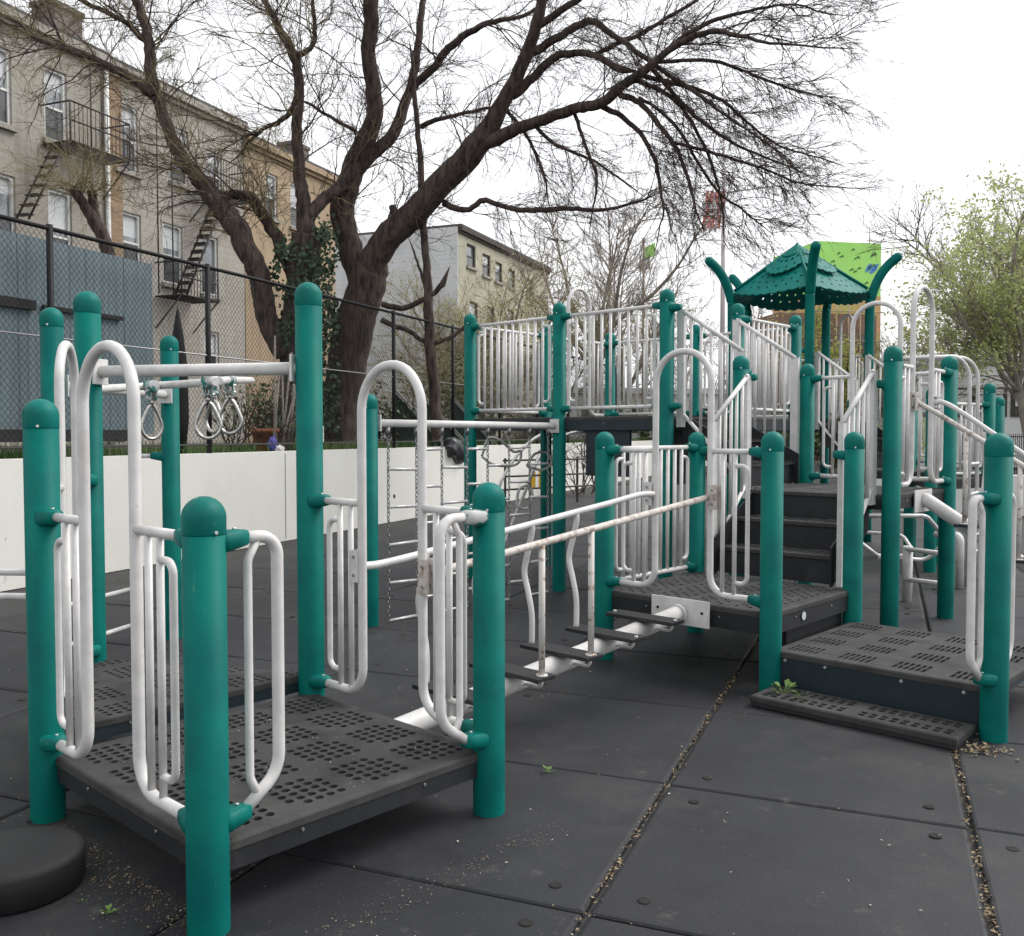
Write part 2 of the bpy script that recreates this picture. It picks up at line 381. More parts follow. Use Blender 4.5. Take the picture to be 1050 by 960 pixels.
def clamp(key, d, z, worn=False, ln=.075):
    o, p = POST[key]; d = V3((d.x, d.y, 0)).normalized(); s = V3((-d.y, d.x, 0))
    bm = bmesh.new(); vs = []
    for t, w, hu, hd in ((.030, .047, .026, .038), (.062, .047, .028, .038), (.062 + ln * .55, .036, .029, .030), (.062 + ln, .026, .025, .022)):
        ring = []
        for k in range(12):
            a = 2 * math.pi * k / 12; ca, sa = math.cos(a), math.sin(a)
            ca = math.copysign(abs(ca) ** .55, ca); sa = math.copysign(abs(sa) ** .55, sa)
            ring.append(bm.verts.new(p + d * t + s * (ca * w) + ZUP * (z + sa * (hu if sa > 0 else hd))))
        vs.append(ring)
    for a, b in zip(vs, vs[1:]):
        for k in range(12): bm.faces.new((a[k], a[(k + 1) % 12], b[(k + 1) % 12], b[k]))
    bm.faces.new(vs[-1]); bm.faces.new(list(reversed(vs[0])))
    bmesh.ops.recalc_face_normals(bm, faces=bm.faces[:])
    m = MB(); m.add_bm(bm, True)
    q = p + d * (.062 + ln * .5) + ZUP * (z + .028); m.tube([q, q + ZUP * .006], .006, 8, mi=1)
    return m.build('clamp', ['worn_green' if worn else 'green_plastic', 'bolt'], o)
M['worn_green'] = mat('worn_green_plastic', (.01, .15, .12), .45, col2=(.5, .5, .5), nscale=22, lo=.44, hi=.52)

RL, RP = .0205, .0135       # leg and picket radii
def edge(k0, k1):
    a, b = POST[k0][1], POST[k1][1]; d = (b - a); L = d.length
    return a, d / L, L
def bracket(m, a, e, s, z, h=.1):
    n = V3((-e.y, e.x, 0))
    m.box(a + e * s - n * .02 + ZUP * z, (.052, .012, h), X=e, Y=n, bev=.003); m.box(a + e * s + n * .02 + ZUP * z, (.052, .012, h), X=e, Y=n, bev=.003)
    for q in (-.3, .3):
        c = a + e * s + ZUP * (z + q * h); m.tube([c - n * .031, c + n * .031], .008, 8, mi=1)
def arch_panel(par, k0, k1, dz, f0=.325, f1=.665, top=1.55, brackets=False, hooks=True):
    a, e, L = edge(k0, k1); s0, s1 = f0 * L, f1 * L
    zt, zb, za = dz + .935, dz + .065, dz + top
    m = MB(); c = lambda s, z: a + e * s + ZUP * z
    half = (s1 - s0) / 2
    pts = fillet([c(.115, zb), c(s0, zb), c(s0, za), c(s1, za), c(s1, zb), c(L - .115, zb)], [.12, half * .97, half * .97, .12], 9)
    m.tube(pts, RL, 12)
    for s, sg, lim in ((s0, -1, .115), (s1, 1, L - .115)):
        m.tube([c(s, zt), c(lim, zt)], .0175, 10)
        for q in (.085, .165):
            m.tube([c(s + sg * q, zt), c(s + sg * q, zb + (.02 if q < .1 else 0))], RP, 8)
        if hooks:
            q = s + sg * .165; w = s + sg * .25
            m.tube(fillet([c(q, zt - .085), c(w, zt - .085), c(w, zb + .085), c(q, zb + .085)], .055, 6), RP, 8)
        if brackets: bracket(m, a, e, s + sg * .045, dz + .5, .11)
    o = m.build('arch_panel', 'white', par)
    for k, d in ((k0, e), (k1, -e)):
        for z in (zt, zb): clamp(k, d, z)
    return o
def loop_panel(par, k, d, z0, z1, out=.25, inn=.145, wd=False):
    p = POST[k][1]; d = V3((d.x, d.y, 0)).normalized(); c = lambda s, z: p + d * s + ZUP * z
    m = MB()
    m.tube(fillet([c(.12, z1), c(out, z1), c(out, z0 + .10), c(.12, z0)], [.10, .12], 9), .0195, 12)
    m.tube(fillet([c(inn + .035, z1 - .006), c(inn, z1 - .07), c(inn, z0 + .10), c(inn + .03, z0 + .035)], .06, 6), RP, 10)
    o = m.build('loop_panel', 'white', par)
    clamp(k, d, z1, wd); clamp(k, d, z0)
    return o
def full_panel(par, k0, k1, zt, zb, sp=.088, hooks=True, mt='white'):
    a, e, L = edge(k0, k1); c = lambda s, z: a + e * s + ZUP * z
    m = MB(); m.tube([c(.11, zt), c(L - .11, zt)], .0175, 10); m.tube([c(.11, zb), c(L - .11, zb)], .0175, 10)
    n = max(3, int((L - .42) / sp)); st = (L - .42) / n
    for i in range(n + 1): m.tube([c(.21 + i * st, zt), c(.21 + i * st, zb)], RP, 8)
    if hooks:
        for s, sg in ((.21, -1), (L - .21, 1)):
            w = s + sg * .085
            m.tube(fillet([c(s, zt - .07), c(w, zt - .07), c(w, zb + .07), c(s, zb + .07)], .05, 6), RP, 8)
    o = m.build('guard_panel', mt, par)
    for k, d in ((k0, e), (k1, -e)):
        for z in (zt, zb): clamp(k, d, z)
    return o

def deck(par, poly, z, thick, cu, cv, org, hole, skirt='skirt', top='rubber', lip=.012, name='deck', bolts=True):
    """rubber coated plate; cu, cv cell edges along u and v; hole(i, j) -> None or (half u, half v, round) as fractions of the cell"""
    cen = sum((V3(p) for p in poly), V3((0, 0, 0))) / len(poly)
    bm = bmesh.new(); cache = {}
    def W(u, v, zz): return org + UU * u + VV * v + ZUP * zz
    def vert(u, v, zz):
        k = (round(u, 5), round(v, 5), round(zz, 5))
        if k not in cache: cache[k] = bm.verts.new(W(u, v, zz))
        return cache[k]
    dep = .03
    for i in range(len(cu) - 1):
        for j in range(len(cv) - 1):
            u0, u1, v0, v1 = cu[i], cu[i + 1], cv[j], cv[j + 1]; h = hole(i, j)
            uc, vc = (u0 + u1) / 2, (v0 + v1) / 2
            c4 = [vert(u0, v0, z), vert(u1, v0, z), vert(u1, v1, z), vert(u0, v1, z)]
            if not h: bm.faces.new(c4); continue
            hu, hv, rd = h[0] * (u1 - u0), h[1] * (v1 - v0), h[2]
            ring = []
            for k in range(8):
                a = math.pi / 4 * k - 3 * math.pi / 4
                if rd: x, y = math.cos(a) * hu, math.sin(a) * hv
                else:
                    x = max(-1, min(1, math.cos(a) * 1.4142)) * hu; y = max(-1, min(1, math.sin(a) * 1.4142)) * hv
                ring.append((uc + x, vc + y))
            tp = [bm.verts.new(W(x, y, z)) for x, y in ring]; bt = [bm.verts.new(W(x, y, z - dep)) for x, y in ring]
            for q in range(4):      # corner q sits opposite ring vertex 2q
                a, b_ = c4[q], c4[(q + 1) % 4]
                t0, t1, t2 = tp[2 * q], tp[2 * q + 1], tp[(2 * q + 2) % 8]
                bm.faces.new((a, b_, t2, t1, t0))
            for k in range(8):
                k2 = (k + 1) % 8; bm.faces.new((tp[k], tp[k2], bt[k2], bt[k]))
    n = len(poly); P3 = [V3(p) for p in poly]
    area = sum(P3[i].x * P3[(i + 1) % n].y - P3[(i + 1) % n].x * P3[i].y for i in range(n))
    if area < 0: P3 = P3[::-1]
    for i in range(n):
        a, b_ = P3[i], P3[(i + 1) % n]; d = (b_ - a).normalized(); no = V3((d.y, -d.x, 0))
        bmesh.ops.bisect_plane(bm, geom=bm.verts[:] + bm.edges[:] + bm.faces[:], plane_co=a - no * lip, plane_no=no, clear_outer=True)
    m = MB(); m.add_bm(bm, False)
    # rolled lip
    inn = []
    for i in range(n):
        a, b_, c = P3[i - 1], P3[i], P3[(i + 1) % n]
        n1 = (b_ - a).normalized(); n1 = V3((n1.y, -n1.x, 0)); n2 = (c - b_).normalized(); n2 = V3((n2.y, -n2.x, 0))
        bi = (n1 + n2); bi = bi / (bi.dot(n1)); inn.append((b_, bi))
    prof = [(lip, 0), (lip * .35, -.003), (0, -lip * .8), (0, -.034)]
    b0 = len(m.v)
    for off, dz in prof: m.v += [tuple(b_ - bi * off + ZUP * (z + dz)) for b_, bi in inn]
    for k in range(3):
        for i in range(n):
            j = (i + 1) % n; m.face((b0 + k * n + i, b0 + (k + 1) * n + i, b0 + (k + 1) * n + j, b0 + k * n + j), False)
    o = m.build(name, top, par)
    s = MB()
    b0 = 0
    for off, zz in ((.004, z - .030), (.004, z - thick), (.03, z - thick), (.03, z - .05)): s.v += [tuple(b_ - bi * off + ZUP * zz) for b_, bi in inn]
    for k in range(3):
        for i in range(n):
            j = (i + 1) % n; s.face((k * n + i, (k + 1) * n + i, (k + 1) * n + j, k * n + j))
    # small dome bolts along each side
    for i in range(n if bolts else 0):
        a, b_ = P3[i], P3[(i + 1) % n]; L = (b_ - a).length; d = (b_ - a) / L; no = V3((d.y, -d.x, 0))
        for f in (.28, .72):
            q = a + d * L * f + ZUP * (z - thick * .5); s.tube([q - no * .006, q + no * .002], .006, 8, mi=1)
    s.build('deck_skirt', [skirt, 'chain'], par)
    return o
def frange(n, st, a=0.): return [a + i * st for i in range(n + 1)]
def groups(n, g, gap, st, first):
    """cell edges: n groups of g cells of width st with gaps between; returns edges and a flag per cell"""
    e = [0.]; fl = []
    def add(w, f): e.append(e[-1] + w); fl.append(f)
    add(first, -1)
    for k in range(n):
        for q in range(g): add(st, k * 100 + q)
        if k < n - 1: add(gap, -1)
    add(first, -1)
    return e, fl
S = 1.21
# --- entry platform, nearest the viewer
D1 = .25
plat = thing('play_platform', P(.6, .6), 'low square play platform with round-holed black deck, two white arches, nearest the camera', 'play platform')
post('A', plat, P(-.01, S + .015), 1.635); post('B', plat, P(0, 0), 1.315, rivet=.55); post('C', plat, P(S, 0), 1.31, rivet=-.1); post('D', plat, P(S, S), 2.225, rivet=2)
e1, f1 = groups(4, 5, .058, .0455, .060)
k = (S - .0) / e1[-1]; e1 = [x * k for x in e1]
def round_holes(fl):
    def h(i, j):
        a, b = fl[i], fl[j]
        if a < 0 or b < 0: return None
        q, w = a % 100, b % 100
        if (q in (0, 4) and w in (0, 4)) and (q == w): return None
        return (.385, .385, True)
    return h
deck(plat, [P(.0, .0), P(S, 0), P(S, S), P(0, S)], D1, .098, e1, e1, P(0, 0), round_holes(f1))
arch_panel(plat, 'B', 'A', D1, .36, .685, brackets=False); arch_panel(plat, 'C', 'D', D1)
loop_panel(plat, 'B', UU, D1 + .075, D1 + .93); loop_panel(plat, 'C', -UU, D1 + .06, D1 + .93, .26, .16, True)
# --- triangular platform, one low step up
D2 = .335
tri = thing('play_platform', P(.6, 1.6), 'triangular play platform beside the trapeze rings, one low step above the nearest deck', 'play platform')
E_ = P(.6, S + 1.05); post('E', tri, E_, 2.225, rivet=2)
def big_holes(i, j): return (.33, .33, True) if (i % 7 < 5 and j % 7 < 5) else None
deck(tri, [P(-.02, S + .03), P(S + .02, S + .03), P(.6, S + 1.12)], D2, .085, frange(32, .042), frange(30, .042), P(-.06, S), big_holes, skirt='navy')
a_, e_, L_ = edge('A', 'E')
arch_panel(tri, 'A', 'E', D2, .33, .66, 1.56, brackets=False)
# --- trapeze ring climber
ring_c = thing('ring_climber', P(.2, 3.2), 'overhead ring climber with curved white track on tall green posts by the boundary wall', 'ring climber')
F_ = V3((-2.70, 5.46, 0)); G_ = V3((-2.49, 6.76, 0))
post('F', ring_c, F_, 2.24); post('G', ring_c, G_, 2.215)
def beam(par, a, b, r, name='beam', plates=True, mt='white'):
    m = MB(); d = (b - a).normalized(); m.tube([a + d * .05, b - d * .05], r, 14)
    if plates:
        for q, s in ((a, 1), (b, -1)): m.box(q + d * s * .07, (.012, .11, .13), X=d, Y=V3((-d.y, d.x, 0)), bev=.003)
    return m.build(name, mt, par)
dp, ep = POST['D'][1], POST['E'][1]
beam(ring_c, ep + ZUP * 1.815, dp + ZUP * 1.815, .031)
beam(ring_c, F_ + ZUP * 1.785, G_ + ZUP * 1.785, .03)
tr = [at(99, 399, 4.85), at(128, 397.5, 5.35), at(160, 395.5, 5.55), at(195, 393.5, 5.3), at(221, 391.5, 5.05)]
tr2 = [at(225, 391, 5.1), at(233, 390, 5.4), at(243, 390, 5.9), at(258, 390, 6.6)]
m = MB(); m.tube(catmull(tr, 8), .0225, 12); m.tube(catmull(tr2, 8), .0225, 12); m.build('track', 'white', ring_c)
def ring_thing(px, py, d, yaw, label):
    t = thing('trapeze_ring', at(px, py, d), label, 'trapeze ring', 'trapeze rings hanging from the white overhead track')
    Lc = t.location; X = V3((math.cos(yaw), math.sin(yaw), 0)); Y = V3((-X.y, X.x, 0))
    m = MB(); n = 30; pts = []
    for k in range(n):
        a = 2 * math.pi * k / n
        w = .068 * math.sin(a) * (1 - .30 * max(0, math.cos(a)) ** 1.0)
        z = -.235 + .078 * math.cos(a) + (.045 * max(0, math.cos(a)) ** 2)
        pts.append(Lc + X * w + ZUP * z)
    m.tube(pts, .0105, 10, closed=True)
    m.tube([Lc + ZUP * -.08, Lc + ZUP * -.115], .013, 8)
    m.build('ring', 'ring', t)
    h = MB(); h.tube([Lc - Y * .045, Lc + Y * .045], .034, 14)
    h.box(Lc + ZUP * -.045 + X * .02, (.012, .05, .085), X=X, Y=Y, bev=.004); h.box(Lc + ZUP * -.045 - X * .02, (.012, .05, .085), X=X, Y=Y, bev=.004)
    for z in (-.03, -.07): h.tube([Lc + ZUP * z - X * .035, Lc + ZUP * z + X * .035], .007, 8, mi=1)
    h.build('hanger', ['worn_green', 'bolt'], t)
ring_thing(155, 396, 5.5, .9, 'trapeze ring hanging furthest left on the track, in front of the blue-green boards')
ring_thing(213, 391.5, 5.12, .25, 'larger-looking trapeze ring hanging at the forward bend of the track')
ring_thing(219, 391, 5.7, -.5, 'trapeze ring half hidden behind the ring at the forward bend of the track')
ring_thing(235.5, 390, 5.45, .1, 'rightmost trapeze ring on the track, beside the tall green post')
# loop ladder hanging at the rear post
lad = thing('loop_ladder', V3((-2.6, 6.3, 0)), 'low white rung ladder beside the rear green post, seen between the arches', 'ladder')
m = MB(); g = G_ + ZUP * 1.34
m.tube(fillet([g + V3((-.11, -.02, 0)), g + V3((-.27, -.06, 0)), g + V3((-.27, -.06, -1.3))], .09, 6), .016, 10); m.build('side_rail', 'white', lad)
clamp('G', V3((-1, -.2, 0)), 1.34)
for z in (.375, .11):
    m = MB(); m.tube([V3((-2.95, 5.9, z)), V3((-2.76, 6.70, z))], .016, 10); m.build('rung', 'white', lad)
low = thing('low_rail', V3((-3.5, 5.5, 0)), 'pair of low white horizontal rails at the left edge of the picture', 'rail')
for z in (.68, .535):
    m = MB(); m.tube([F_ + V3((-.06, 0, z)), F_ + V3((-1.0, .05, z))], .021, 12); m.build('rail', 'white', low)
m = MB(); m.tube([F_ + V3((-1.0, .05, 0)), F_ + V3((-1.0, .05, .7))], .025, 12); m.build('leg', 'white', low)

# --- stepping bridge
def bridge(label, a, b, va, vb, za, zb, ra, rb, n, near_plates, far_plates, mount_b):
    """beam from a to b; va unit sideways; rails at heights ra, rb"""
    t = thing('stepping_bridge', V3(((a.x + b.x) / 2, (a.y + b.y) / 2, 0)), label, 'stepping bridge')
    d = (b - a); L = d.length; e = d / L; s = V3((va.x, va.y, 0)).normalized()
    c = lambda f, off, z: a + d * f + s * off + ZUP * z
    zbm = lambda f: za + (zb - za) * f
    m = MB(); m.tube([c(0, 0, za), c(.01, 0, za), c(1, 0, zb)], .052, 18)
    m.build('beam', 'white', t)
    if mount_b:
        q = MB()
        q.box(c(1, 0, zb) + ZUP * .012, (.010, .42, .165), X=e, Y=s, bev=.003)
        for o1 in (-.16, .16): 
            w = c(1, o1, zb + .02) ; q.tube([w - e * .011, w], .009, 8, mi=1)
        q.tube([c(.985, 0, zb - .003), c(.999, 0, zb)], .062, 18)
        q.build('mounting_plate', ['white', 'plate'], t)
    if not mount_b:
        q = MB(); q.box(c(0, 0, za - .01) - e * .005, (.010, .36, .17), X=e, Y=s, bev=.003); q.build('mounting_plate', 'white', t)
    near, far = -.205, .205
    rail = lambda f: ra + (rb - ra) * f
    m = MB(); m.tube([c(0, near, ra), c(.1, near, rail(.09)), c(.5, near, rail(.5)), c(1, near, rb)], .0185, 12)
    for f in (0, 1): bracket(m, c(f, near, 0), s, -.03, ra if f == 0 else rb, .14)
    m.build('handrail', ['rust', 'chain'], t)
    m = MB(); m.tube(catmull([c(0, far, ra), c(.05, far, ra), c(.17, far, rail(.12) - .0), c(.5, far, rail(.5)), c(.80, far, rail(.84)), c(.93, far, rb), c(1, far, rb)], 8), .0185, 12)
    for f in (0, 1): bracket(m, c(f, far, 0), s, .03, ra if f == 0 else rb, .14)
    m.build('handrail', ['white', 'chain'], t)
    for i in range(1, n + 1):
        f = i / (n + 1); z = zbm(f) + .062
        p = MB(); p.box(c(f, 0, z), (.135, .47, .022), X=e, Y=s, bev=.005)
        for o1 in (-.215, .215):
            w = c(f, o1, z); p.tube([w + ZUP * .008, w + ZUP * .018], .011, 10, mi=1)
        pl = p.build('step_plate', ['plate', 'bolt'], t)
        w = MB(); 
        q0 = c(f, -.16, z - .012)
        w.tube(fillet([q0 + e * .05, q0 + e * .05 - ZUP * .055, q0 - s * .0 + e * .05 - ZUP * .055 + s * .14, q0 + e * .05 + s * .14], .03, 5), .009, 8)
        w.build('u_bolt', 'white', pl)
        if i in near_plates:
            w = MB(); w.tube([c(f, near, z), c(f, near, rail(f))], .0165, 10)
            w.tube([c(f, near, z + .01), c(f, near, z + .017)], .03, 10)
            w.build('rail_post', 'rustlight', t)
        if i in far_plates:
            w = MB(); q = z; zr = rail(f)
            w.tube(catmull([c(f, far, z), c(f, far, z + .16), c(f, far + .025, z + .28), c(f, far + .055, z + .40), c(f, far + .025, z + .52), c(f, far, z + .62), c(f, far, zr)], 6), .0165, 10)
            w.build('rail_post', 'white', t)
    return t
bridge('white stepping bridge with rusty near handrail and five black foot plates between two square platforms', P(S + .0, .6), P(S * 1 + 2.305, .6), VV, VV, .185, .385, .90, 1.12, 5, (1, 2, 3), (1, 2, 3, 4), True)

# --- middle platform
D3 = .46; H0 = 3.54; H1 = 4.68
mid = thing('play_platform', P(4.1, .6), 'middle square play platform with slotted deck at the far end of the stepping bridge', 'play platform')
post('I', mid, P(H0, 0), 1.515, rivet=-.2); post('H', mid, P(H0, S), 1.515, rivet=-.1); post('J', mid, P(H1, 0), 1.515, rivet=.1); post('K', mid, P(H1, S), 1.515)
e3 = [x * (H1 - H0) / e1[-1] for x in e1]
def slots3(i, j):
    a, b = f1[i], f1[j]
    if a < 0 or b < 0: return None
    return (.40, .24, False) if ((a + b) % 2 == 0) else None
deck(mid, [P(H0, 0), P(H1, 0), P(H1, S), P(H0, S)], D3, .135, e3, e1, P(H0, 0), slots3)
arch_panel(mid, 'I', 'H', D3, .335, .665)
full_panel(mid, 'H', 'K', D3 + .94, D3 + .045)
m = MB(); m.prism([(P(H0 + .3, .05)).to_tuple()[:2], P(H1 - .05, .05).to_tuple()[:2], P(H1 - .05, .09).to_tuple()[:2], P(H0 + .3, .09).to_tuple()[:2]], .02, D3 - .14); m.build('closure_panel', 'skirt', mid)
m = MB(); q = P(H0 + .42, -.001, D3 - .075)
n_ = -VV
m.tube([q, q + n_ * .003], .026, 18); m.build('round_sticker', 'clap', mid)
# --- lower transfer platform with its step board
D4 = .25
low4 = thing('play_platform', P(4.1, -.6), 'lowest right-hand play platform with rectangular slot groups and dark closure below', 'play platform')
post('M', low4, P(H0 - .01, -1.2), 1.505, rivet=1.6); post('N', low4, P(H1, -1.2), 1.505)
e4v, f4v = groups(4, 6, .105, .028, .055); k = 1.2 / e4v[-1]; e4v = [x * k for x in e4v]
e4u, f4u = groups(4, 2, .10, .075, .055); k = (H1 - H0) / e4u[-1]; e4u = [x * k for x in e4u]
def slots4(i, j):
    return (.44, .30, False) if (f4u[i] >= 0 and f4v[j] >= 0) else None
deck(low4, [P(H0, -1.2), P(H1, -1.2), P(H1, -.005), P(H0, -.005)], D4, .07, e4u, e4v, P(H0, -1.2), slots4, skirt='navy', bolts=False)
m = MB()
a, b = P(H0 + .012, -1.2), P(H0 + .012, -.01)
m.box((a + b) / 2 + ZUP * .095, (1.19, .02, .17), X=VV, Y=UU)
for f in (.07, .27, .62, .88):
    q = b + (a - b) * f + ZUP * (D4 - .048) - UU * .012; m.tube([q, q - UU * .006], .0085, 10, mi=1)
m.build('closure_panel', ['navy', 'bolt'], low4)
loop_panel(low4, 'M', (VV * .3 - UU), D4 + .06, D4 + .94, .20, .12)
loop_panel(low4, 'M', UU, D4 + .06, D4 + .94, .25, .15)
board = thing('rubber_step', P(3.3, -.55), 'low black rubber step board lying on the mats before the lowest platform', 'step board')
m = MB(); e5v, f5v = groups(2, 9, .06, .052, .035); k = 1.08 / e5v[-1]; e5v = [x * k for x in e5v]
e5u, f5u = groups(2, 2, .05, .045, .04); k = .3 / e5u[-1]; e5u = [x * k for x in e5u]
deck(board, [P(3.21, -1.13), P(3.51, -1.13), P(3.51, -.05), P(3.21, -.05)], .062, .058, e5u, e5v, P(3.21, -1.13), lambda i, j: (.36, .3, False) if f5u[i] >= 0 and f5v[j] >= 0 else None, name='tread', skirt='plate', bolts=False)

# --- stairs
def stair_panel(par, a, b, za, zb, la, lb, n):
    """sloping hand rail from a (top height za) to b (zb); lower rail la..lb; flat end plates"""
    d = (b - a); L = d.length; e = d / L; s = V3((-e.y, e.x, 0))
    c = lambda f, z: a + d * f + ZUP * z
    m = MB(); m.tube([c(0, za), c(1, zb)], .0185, 12); m.tube([c(.02, la + .02), c(.98, lb + .02)], .0165, 10)
    m.box(c(0, (za + la - .10) / 2) , (.028, .07, za - la + .10), X=s, Y=e, bev=.004)
    m.box(c(1, (zb + lb - .10) / 2) , (.028, .07, zb - lb + .10), X=s, Y=e, bev=.004)
    for i in range(1, n + 1):
        f = i / (n + 1); m.tube([c(f, za + (zb - za) * f), c(f, la + (lb - la) * f + .02)], RP, 8)
    return m.build('stair_rail', 'white', par)
def steps(par, pf, run, w0, w1, z0, rise, n):
    """pf(s, w): point at run s and width w"""
    m = MB(); tm = MB(); td = run / (n - 1) if n > 1 else run
    for i in range(n):
        s0 = i * td; z = z0 + rise * (i + 1); s1 = s0 + (td if i < n - 1 else .06)
        m.poly([pf(s0, w0, z - rise), pf(s0, w1, z - rise), pf(s0, w1, z - .03), pf(s0, w0, z - .03)])
        a, b = pf(s0 - .018, w0, z - .016), pf(s1, w1, z - .016)
        e = (pf(1, w0, 0) - pf(0, w0, 0)).normalized(); q = (pf(0, w1, 0) - pf(0, w0, 0)).normalized()
        tm.box((a + b) / 2, (s1 - s0 + .018, abs(w1 - w0), .030), X=e, Y=q, bev=.006)
        k = 14 if i < n - 1 else 0
        for j in range(k):
            w = w0 + (w1 - w0) * (j + .5) / k
            for o1 in (.05, .12): tm.box(pf(s0 + o1, w, z + .0005), (.035, .030, .003), X=e, Y=q, mi=1)
    m.build('riser', 'skirt', par); tm.build('tread', ['rubber', 'plate'], par)
    for w in (w0, w1):
        g = MB(); e = (pf(1, w0, 0) - pf(0, w0, 0)).normalized(); q = (pf(0, w1, 0) - pf(0, w0, 0)).normalized() * (.012 if w == w1 else -.012)
        pr = [pf(-.06, w, z0 - .02), pf(run + .05, w, z0 + rise * (n - 1) - .06), pf(run + .05, w, z0 + rise * n + .02), pf(-.06, w, z0 + rise + .06)]
        b0 = len(g.v); g.v += [tuple(p) for p in pr] + [tuple(p + q) for p in pr]
        g.face((0, 1, 2, 3)); g.face((7, 6, 5, 4))
        for i in range(4): g.face((i, (i + 1) % 4, 4 + (i + 1) % 4, 4 + i))
        g.build('stringer', 'skirt', par)
D5 = 1.06; Q0 = 5.33; Q1 = 6.52
st1 = thing('stairs', P(5, .6), 'dark three-step stairs with white sloping rails rising from the middle platform', 'stairs')
steps(st1, lambda s, w, z: P(4.76 + s, w, z), .52, .17, 1.06, D3, .2, 3)
stair_panel(st1, P(4.76, .115), P(5.27, .115), 1.58, 1.95, .56, 1.09, 5)
stair_panel(st1, P(4.76, 1.115), P(5.27, 1.115), 1.60, 1.96, .60, 1.09, 5)
# --- landing
land = thing('play_platform', P(5.9, .6), 'chest-high square landing with tall white arches between the two lower stairs', 'play platform')
for kk, u, v in (('Q', Q0, 0), ('R', Q1, 0), ('S', Q0, S), ('T', Q1, S)): post(kk, land, P(u, v), 2.13)
def plain(i, j): return (.28, .28, True) if (i % 6 < 4 and j % 6 < 4) else None
deck(land, [P(Q0 - .03, 0), P(Q1, 0), P(Q1, S), P(Q0 - .03, S)], D5, .11, frange(24, .052), frange(24, .052), P(Q0 - .04, -.02), plain)
arch_panel(land, 'Q', 'R', D5, .32, .655); arch_panel(land, 'R', 'T', D5)
clamp('Q', VV, 1.86); clamp('S', -VV, 1.95); clamp('J', VV, 1.36); clamp('K', -VV, 1.38); clamp('S', UU, 2.0)
# --- upper stairs and upper platform
D6 = 1.66; X0, X1, X2 = 5.38, 6.58, 7.78; Y0, Y1, Y2 = 1.95, 3.16, 4.37
st2 = thing('stairs', P(5.95, 1.6), 'steep dark stairs with picketed white rails from the landing to the long upper deck', 'stairs')
steps(st2, lambda s, w, z: P(w, S + .07 + s, z), .56, X0 + .17, X1 - .2, D5, .2, 3)
stair_panel(st2, P(X0 + .12, 1.29), P(X0 + .12, 1.88), 2.18, 2.57, 1.10, 1.66, 5)
stair_panel(st2, P(X1 - .14, 1.29), P(X1 - .14, 1.88), 2.18, 2.57, 1.10, 1.66, 5)
up = thing('play_platform', P(6.6, 3.2), 'large high play platform ringed by white picket guard panels, in front of the bare trees', 'play platform')
for kk, u, v in (('X', X0, Y0), ('W', X0, Y1), ('V', X0, Y2), ('Y', X1, Y0), ('O', X2, Y0), ('P3', X2, Y1), ('P2', X2, Y2), ('P1', X1, Y2)): post(kk, up, P(u, v), 2.745)
deck(up, [P(X0, Y0), P(X2, Y0), P(X2, Y2), P(X0, Y2)], D6, .125, [0, 1.2, 2.4], [0, 1.21, 2.42], P(X0, Y0), lambda i, j: None, skirt='navy')
zt, zb = D6 + .95, D6 + .08
m = MB(); m.box(P(X0 + .06, 2.62, 1.32), (.03, .50, .42), X=UU, Y=VV); m.box(P(X0 + .5, 2.2, 1.28), (.5, .03, .5), X=UU, Y=VV); m.build('closure_panel', 'navy', up)
for a, b in (('V', 'W'), ('W', 'X'), ('V', 'P1'), ('P2', 'P3'), ('Y', 'O'), ('O', 'P3')): full_panel(up, a, b, zt, zb)
arch_panel(up, 'P1', 'P2', D6, .33, .66, 1.54)
clamp('X', -VV, 2.58); clamp('X', -VV, 1.74); clamp('Y', -VV, 2.58); clamp('T', VV, 2.02)
# --- canopy tower: five curved posts, shingled roof
Cc = V3((4.06, 13.3, 0)); vd = V3((-Cc.x, -Cc.y, 0)).normalized(); rt = V3((-vd.y, vd.x, 0))   # rt points right as seen from the path
if rt.x < 0: rt = -rt
tower = thing('canopy_tower', Cc, 'green canopy tower with shingled perforated roof on curved green posts', 'play tower')
cpt = []
for i in range(5):
    a = math.radians(10 + 72 * i); d = vd * math.cos(a) + rt * math.sin(a); cpt.append((Cc + d * .98, d))
D7 = 1.66
for i, (p, d) in enumerate(cpt):
    m = MB()
    pts = [p + ZUP * -.05, p + ZUP * 1.5, p + ZUP * 3.18, p + ZUP * 3.38 + d * .02, p + ZUP * 3.55 + d * .07, p + ZUP * 3.71 + d * .15, p + ZUP * 3.83 + d * .25, p + ZUP * 3.91 + d * .345]
    pp = catmull(pts, 5); rr = [.0635] * len(pp)
    tip = (pp[-1] - pp[-2]).normalized()
    for k in range(1, 6):
        a = math.pi / 2 * k / 5; pp.append(pts[-1] + tip * .0635 * math.sin(a)); rr.append(max(.002, .0635 * math.cos(a)))
    m.tube(pp, rr, 18); o = m.build('curved_post', 'green', tower); POST['L%d' % i] = (o, V3((p.x, p.y, 0)))
